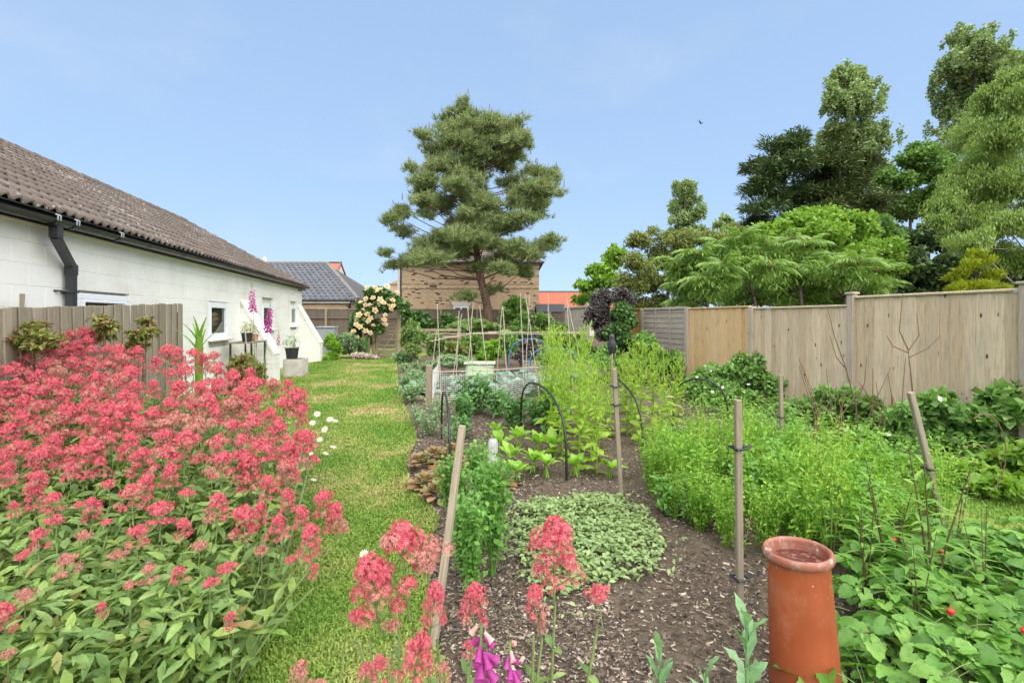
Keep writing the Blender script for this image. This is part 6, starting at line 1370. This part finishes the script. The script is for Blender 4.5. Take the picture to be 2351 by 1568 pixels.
def fox_front(label, px, py, Z, n, bell, y1):
    b0 = P(px, HY, Z); b0[2] = .03; t3 = P(px + 3, py, Z); o = thing('foxglove', label, 'foxglove', tuple(b0), 0, 'foxgloves'); d = t3 - b0; B().tube([(0, 0, 0), d * .5, d], [.006, .005, .003], 6, cap=False).build('stem', [LM['stem']], o)
    for i in range(n):
        t_ = 1 - .16 * (i + .5) / n; an = random.uniform(-2.6, -.5) if i % 3 else random.uniform(0, 3); small = i < 2
        M4 = Matrix.Translation(Vector(d * t_ + np.array((.008 * math.cos(an), .008 * math.sin(an), 0)))) @ Euler((0, 0, an)).to_matrix().to_4x4() @ Euler((0, -.8 + random.uniform(-.2, .2), 0)).to_matrix().to_4x4() @ Matrix.Scale(bell * (.55 + .6 * i / n), 4); link('bell', BELL['pinkbud' if small else 'foxd'], o, mat=M4)
fox_front('large magenta foxglove bells at the bottom centre, left spike', 1102, 1432, 1.05, 13, .042, 0); fox_front('short magenta foxglove spike at the bottom centre, right spike', 1168, 1470, 1.05, 11, .034, 0)

# dark shrubs in front of the old fence, corn plant, daisies
for i, (x, y, Z, bl2, lab2) in enumerate([(75, 775, 4.4, [(75, 770, 45, 26), (60, 795, 40, 25), (100, 785, 35, 25), (80, 750, 25, 14)], 'bronze tipped weigela shrub at the left against the old fence'), (240, 740, 4.9, [(232, 735, 26, 16), (250, 755, 24, 18), (235, 775, 25, 22)], 'bronze tipped weigela shrub in the middle of the old fence'), (330, 745, 5.4, [(330, 740, 20, 14), (325, 775, 28, 24), (345, 765, 20, 18), (310, 800, 26, 20)], 'bronze tipped weigela shrub near the right end of the old fence')]):
    tree('weigela_shrub', lab2, 'shrub', Z, bl2, 'weigela', .062, leafT(3, .42, .2, .3), 2.4, .15, [(x, 9999, .02), (x, y, .01)], 'twig', sub=6, group='weigela shrubs', foliage='foliage', r0=.008, jit=.6)
tree('weigela_shrub', 'bronze leaved bush beneath the foxgloves by the near buttress', 'shrub', 7.6, [(560, 835, 30, 20), (585, 850, 30, 22), (540, 850, 24, 20), (570, 870, 40, 22)], 'weigela', .06, leafT(3, .42, .2, .3), 3.0, .2, [(565, 9999, .02), (565, 850, .01)], 'twig', sub=7, foliage='foliage', r0=.008)
cb_ = P(457, 830, 6.6); co = thing('corn_plant', 'pale green strap leaved plant in front of the white wall', 'plant', (cb_[0], cb_[1], 0))
for i, (a, pt_, L) in enumerate([(0, 1.35, .42), (1.4, 1.1, .45), (-1.5, 1.1, .48), (.7, 1.25, .4), (2.6, 1.2, .38), (-2.4, 1.25, .4), (3.1, 1.4, .34)]):
    me = np_mesh('leaf', [leafT(6, .11, .3, .3, .3)], LM['corn']); link('leaf', me, co, mat=Matrix.Translation((0, 0, .98 + .04 * i)) @ Euler((pt_, 0, a - 1.57 * 0)).to_matrix().to_4x4() @ Matrix.Scale(L, 4))
B().tube([(0, 0, 0), (0, 0, 1.1), (0, 0, 1.32)], [.04, .05, .03], 8).build('stalk', [LM['corn']], co)
def daisy_me():
    n = 13; a = np.arange(n) * 6.283 / n; V, Fc = scat(leafT(2, .34, .1, .12, .7), np.stack([.12 * np.cos(a), .12 * np.sin(a), 0 * a], 1), a - 1.5708, 0 * a, 0 * a, np.full(n, .42))
    b = B(); b.lathe([(.16, 0), (.13, .06), (.001, .09)], 8); return np_mesh('flower', [(V, Fc, 0)] + [(p[0], p[1], 1) for p in b.p], [LM['white'], LM['yellow']])
DM = daisy_me()
dz = [(770, 965), (757, 962), (718, 970), (765, 1025), (735, 1008), (745, 985), (712, 1040), (728, 950), (700, 1030), (748, 1040), (690, 1010), (720, 1100), (676, 1065), (836, 1272)]
for i, (x, y) in enumerate(dz):
    Z = 3.6 if y < 1150 else 1.75; h3 = P(x, y, Z); o = thing('oxeye_daisy', 'white oxeye daisy leaning over the lawn edge' if i < 13 else 'single white daisy beside the foreground valerian heads', 'daisy', (h3[0] - .12, h3[1] + .05, 0), 0, 'oxeye daisies')
    B().tube([(0, 0, 0), (.05, -.02, h3[2] * .5), (.12, -.05, h3[2])], .0025, 4).build('stem', [LM['stem']], o); f = link('flower', DM, o, (.12, -.05, h3[2])); s = .05 if i < 13 else .035; f.scale = (s, s, s); f.rotation_euler = (random.uniform(-.1, .9), random.uniform(-.4, .4), 0)

# ------------------------------------------------------------------ by the wall: rack, pots, planter
def potted(label, px, py, Z, r, h, potm, leafk, ls, n, base_z=None, flower=None, cat='potted plant'):
    p = P(px, py, Z); z0 = p[2]; o = thing('potted_plant', label, cat, (p[0], p[1], z0), 0, 'pots by the wall')
    B().lathe([(.001, 0), (r * .78, 0), (r, h), (r * 1.08, h), (r * 1.08, h * 1.06), (r * .9, h * 1.04), (.001, h * .95)], 14).build('pot', [W[potm]], o, smooth=False)
    d = rng.normal(size=(n, 3)); d /= np.linalg.norm(d, axis=1)[:, None]; pos = d * np.array((r * 1.5, r * 1.5, h * .9)) * (rnd(n) ** .4)[:, None] + (0, 0, h * 1.75); V, Fc = scat(leafT(2, .45, .2, .3), pos, rnd(n, 0, 6.28), rng.normal(.2, .5, n), rng.normal(0, .4, n), rnd(n, .7, 1.3) * ls); link('foliage', np_mesh('foliage', [(V, Fc)], LM[leafk]), o)
rk = P(545, 800, 9.6); rack = thing('potting_rack', 'dark metal rack with a wooden shelf beneath the second window', 'rack', (-3.55, 11.35, 0))
for x in (-.2, .2):
    for y in (-.45, .45): B().bbox((x, y, .5), (.035, .035, 1.0), .004).build('leg', [W['black']], rack)
for z in (.25, 1.0): B().bbox((0, 0, z), (.46, 1.0, .03), .006).build('shelf', [W['old']], rack)
for (y0, y1) in ((-.62, -.55), (-.15, .12)): B().tube([(.25, y0, 0), (.1, y1, 1.35)], .012, 5).build('cane', [W['cane']], rack)
def at_wall(label, x, y, z, r, h, potm, leafk, ls, n):
    o = thing('potted_plant', label, 'potted plant', (x, y, z), 0, 'pots by the wall'); B().lathe([(.001, 0), (r * .78, 0), (r, h), (r * 1.08, h), (r * 1.08, h * 1.06), (r * .9, h * 1.04), (.001, h * .95)], 14).build('pot', [W[potm]], o)
    d = rng.normal(size=(n, 3)); d /= np.linalg.norm(d, axis=1)[:, None]; pos = d * np.array((r * 1.4, r * 1.4, h * .8)) * (rnd(n) ** .4)[:, None] + (0, 0, h * 1.6); V, Fc = scat(leafT(2, .45, .2, .3), pos, rnd(n, 0, 6.28), rng.normal(.2, .5, n), rng.normal(0, .4, n), rnd(n, .7, 1.3) * ls); link('foliage', np_mesh('foliage', [(V, Fc)], LM[leafk]), o)
at_wall('black pot of yellow green succulents on the rack', -3.5, 11.1, 1.015, .11, .18, 'plastic_pot', 'golden', .05, 160); at_wall('small terracotta pot at the end of the rack', -3.5, 11.55, 1.015, .09, .14, 'terra_small', 'weigela', .05, 90)
at_wall('dark pot of mixed flowers on the white planter box', -3.15, 13.4, .47, .17, .26, 'plastic_pot', 'greygreen', .06, 200)
wp = thing('planter_box', 'white wooden planter box behind the near buttress', 'planter', (-3.1, 13.6, 0)); wm2 = plain('weathered_planter', (.56, .53, .47), .8, col2=(.42, .39, .33), scale=5)
for x in (-.22, .22): B().bbox((x, 0, .24), (.03, .7, .44), .005).build('side', [wm2], wp)
for y in (-.34, .34): B().bbox((0, y, .24), (.41, .03, .44), .005).build('end', [wm2], wp)
B().box((0, 0, .42), (.40, .64, .02)).build('soil_top', [W['soil']], wp)
gs = thing('metal_bin', 'grey galvanised bin by the far fence', 'bin', tuple(P(752, 760, 21.0) * np.array((1, 1, 0))), -TH); B().bbox((0, 0, .55), (.75, .5, 1.1), .02).build('body', [W['galv']], gs); B().bbox((0, -.02, 1.14), (.8, .55, .06), .02).build('lid', [W['galv']], gs)

# ------------------------------------------------------------------ far beds and shrubs
def bush(name, label, cat, Z, blobs, mat, size, T=QR, cov=3.2, dz=.4, sub=7, **kw):
    x = float(np.mean([b[0] for b in blobs])); y = float(np.mean([b[1] for b in blobs])); return tree(name, label, cat, Z, blobs, mat, size, T, cov, dz, [(x, 9999, .03), (x, y, .012)], 'twig', sub, foliage='foliage', r0=.012, **kw)
bush('asparagus_fern', 'feathery bright green clump beside the far buttress', 'plant', 17.3, [(762, 800, 20, 22), (765, 820, 24, 14), (756, 780, 12, 14)], 'rocket', .10, QD, 5)
bush('lavender_bush', 'spiky lavender and pinkish flowering clump left of the gate', 'plant', 18.0, [(790, 780, 18, 16), (812, 790, 16, 22), (830, 800, 12, 18), (795, 805, 18, 16)], 'greygreen', .10, QD, 5)
bush('flower_mound', 'low mound of pinkish white flowers before the gate', 'plant', 17.6, [(835, 818, 24, 10), (850, 822, 18, 7), (820, 824, 16, 6)], 'paleflower', .06, QR, 4, .2)
bush('grass_clump', 'tall green iris like clump left of the gate', 'plant', 18.0, [(824, 792, 12, 22), (838, 800, 10, 20)], 'fern', .16, leafT(2, .12, .2, .1), 4, .2, pit=1.2, jit=.3)
bush('fennel_plant', 'tall feathery blue green fennel right of the gate', 'plant', 16.0, [(945, 765, 20, 30), (965, 780, 18, 28), (950, 800, 24, 22), (930, 785, 14, 24)], 'bedgreen', .09, QD, 3.2, .3)
bush('squash_plant', 'low pale leafy squash plant by the lawn end', 'plant', 16.2, [(925, 820, 16, 9), (940, 823, 16, 8)], 'greygreen', .12, QR, 4, .2)
for i, (x, y, rx, ry, Z, m_, lab2) in enumerate([(1000, 790, 22, 22, 15, 'bedgreen', 'green bush behind the left end of the bean frame'), (1045, 800, 26, 18, 14.5, 'red', 'rusty brown patch of plants behind the bean frame'), (1085, 785, 24, 22, 15, 'mid', 'mid green bush in the centre behind the canes'), (1125, 800, 28, 26, 13.5, 'rocket', 'bright lime bush behind the blue hoops'), (1165, 785, 24, 24, 15, 'shrub', 'green bush left of the blue hoops'), (1200, 750, 34, 24, 18, 'mid', 'tall green bush behind the pale canes'), (1250, 745, 36, 28, 18, 'mid', 'fresh green bush before the shed'), (1295, 770, 34, 32, 16, 'bedgreen', 'green bush in front of the grey lattice fence'), (1340, 800, 34, 26, 13, 'shrub', 'shady green bush left of the bird decoy'), (1180, 710, 26, 26, 22, 'mid', 'dark green shrub right of the pine trunk'), (1030, 735, 30, 22, 22, 'rosel', 'dark shrub left of the pine trunk'), (960, 735, 34, 18, 22.5, 'rosel', 'dark shrub in front of the far fence near the rose'), (1400, 820, 40, 24, 11, 'shrub', 'green bush below the bird decoy'), (1480, 800, 30, 36, 11, 'shrub', 'tall leafy green bush in front of the lap fence'), (1530, 825, 34, 30, 10.4, 'rosel', 'dark leafy bush at the foot of the lap fence'), (1215, 800, 30, 30, 13, 'purple', 'dark netted patch inside the blue hoops'), (1270, 815, 30, 24, 12, 'greygreen', 'grey green bush behind the tall lime plants'), (1090, 745, 60, 14, 20, 'bedgreen', 'long strip of weeds beneath the pine'), (1050, 825, 40, 12, 12.5, 'greygreen', 'low leafy row behind the green tub')]):
    bl2 = [(x, y, rx, ry), (x - rx * .5, y + ry * .5, rx * .7, ry * .6), (x + rx * .5, y + ry * .5, rx * .7, ry * .6), (x, y + ry * .9, rx * 1.0, ry * .6)]
    bush('garden_bush', lab2, 'bush', Z, bl2, m_, .008 * Z, QR if i % 2 else QD, 3.2, .35)
# right hand mound and hedge
def mound(name, label, Z, blobs, mat, size, cov=3.4, flowers=0, **kw):
    blobs = [(x, y, rx, ry, min(Z, EYE * F / (y + ry * .55 - HY)) - Z + random.uniform(-.25, .1)) for x, y, rx, ry in blobs]
    root, base, C2, R2 = bush(name, label, 'shrub', Z, blobs, mat, size, QR, cov, kw.pop('dz', .5), 9, cap=34000, **kw)
    for i in range(flowers):
        k = random.randrange(len(C2)); p = C2[k] + np.array((random.uniform(-.3, .3), -R2[k][1] * .9, R2[k][2] * random.uniform(.2, 1))) - base; o = link('bloom', WR, root, tuple(p)); s = random.uniform(.06, .095); o.scale = (s, s, s); o.rotation_euler = (random.uniform(.2, 1.2), random.uniform(-.5, .5), 0)
a = np.arange(6) * 6.283 / 6; V, Fc = scat(leafT(2, .9, .1, -.1, .6), np.zeros((6, 3)), a, 0 * a + .3, 0 * a, np.full(6, .5)); WR = np_mesh('bloom', [(V, Fc)], LM['white'])
mound('rose_mound', 'rambling green rose mound with white blooms before the honey panel', 8.6, [(1640, 870, 50, 34), (1700, 855, 55, 40), (1760, 835, 50, 36), (1800, 825, 40, 28), (1840, 860, 40, 34), (1760, 880, 70, 40), (1680, 910, 70, 40), (1600, 890, 40, 34), (1830, 910, 60, 40)], 'shrub', .075, 3.6, 18)
mound('fence_shrub', 'green currant bush with bare twigs at the foot of the pale fence', 6.6, [(1880, 950, 60, 44), (1940, 920, 50, 36), (1990, 960, 60, 44), (1860, 1010, 60, 36), (1960, 1020, 70, 40), (2030, 930, 44, 36), (2050, 1000, 50, 50)], 'shrub', .075, 3.4, 3)
mound('fence_shrub', 'dark broad leaved shrub against the right end of the tall fence', 5.2, [(2300, 940, 50, 50), (2345, 910, 50, 40), (2260, 990, 50, 40), (2330, 1000, 60, 44), (2230, 950, 40, 34), (2390, 960, 50, 60)], 'shrub', .10, 3.2, 0)
mound('fence_shrub', 'light green leafy shrub below the tall fence panel', 5.6, [(2100, 940, 44, 32), (2150, 930, 44, 34), (2180, 980, 50, 40), (2110, 1010, 50, 44), (2070, 960, 30, 30), (2200, 1030, 40, 36)], 'shrub', .08, 3.4, 4)
mound('fence_shrub', 'yellow green bush with bare hooped twigs at the right edge', 4.2, [(2290, 1060, 50, 36), (2340, 1090, 50, 46), (2250, 1090, 40, 34), (2300, 1120, 60, 28), (2390, 1060, 50, 60)], 'bright', .075, 3.0, 0)
mound('fence_shrub', 'low green weedy bush behind the leaning stake', 4.8, [(2080, 1080, 50, 40), (2140, 1090, 50, 40), (2020, 1070, 44, 36), (2190, 1110, 36, 30), (1960, 1060, 44, 30)], 'fern', .07, 3.2, 0)
# bare saplings
def sapling(label, paths, Z, group='bare saplings', r=.013, foot=True):
    b0 = P(paths[0][0][0], HY, Z); b0[2] = 0; o = thing('bare_sapling', label, 'sapling', tuple(b0), 0, group)
    for i, p in enumerate(paths):
        pts = [P(x, y, Z + .05 * i * (-1) ** i) - b0 for x, y in p]
        if i == 0 and foot: pts = [np.array((0, 0, 0))] + pts
        B().tube(pts, np.linspace(r if i == 0 else r * .55, .003, len(pts)), 5).build('stem' if i == 0 else 'branch', [W['twig']], o)
sapling('bare dark sapling crossing the fence post', [[(1970, 1000), (1965, 930), (1940, 840), (1915, 770), (1898, 700)], [(1965, 930), (1985, 880), (1990, 820)], [(1945, 850), (1920, 820), (1905, 770)]], 5.8)
sapling('bare forked sapling in front of the tall pale fence panel', [[(2095, 900), (2090, 850), (2084, 800)], [(2086, 805), (2065, 760), (2070, 700), (2072, 675)], [(2086, 805), (2110, 770), (2105, 720)], [(2086, 810), (2050, 795), (2035, 770)], [(2088, 820), (2130, 800), (2160, 770)]], 5.4)
for i, (x, lab2) in enumerate(((1870, 'bare brown twig cluster behind the green mound'), (1935, 'bare brown twig cluster in front of the fence post'), (2010, 'bare brown twig cluster left of the leaning stake'), (2060, 'bare brown twig cluster touching the leaning stake'))):
    ps = [[(x + random.uniform(-8, 8), 1060), (x + random.uniform(-15, 15), 980), (x + random.uniform(-30, 30), 880 + random.uniform(-30, 30))]]
    for k in range(5): ps.append([(x + random.uniform(-12, 12), 1050), (x + random.uniform(-25, 25), 960), (x + random.uniform(-50, 50), 870 + random.uniform(-50, 60))])
    sapling(lab2, ps, 5.0 + .3 * i, 'twig clusters')
hp = []
for cx_, cy_, rx_, ry_ in ((2260, 1040, 50, 90), (2240, 1080, 60, 60)):
    hp.append([(cx_ + rx_ * math.sin(q), cy_ - ry_ * math.cos(q)) for q in np.linspace(-.5, 2.6, 9)])
sapling('bare hooped bramble stems over the yellow green bush', hp, 3.9, r=.006, foot=False)
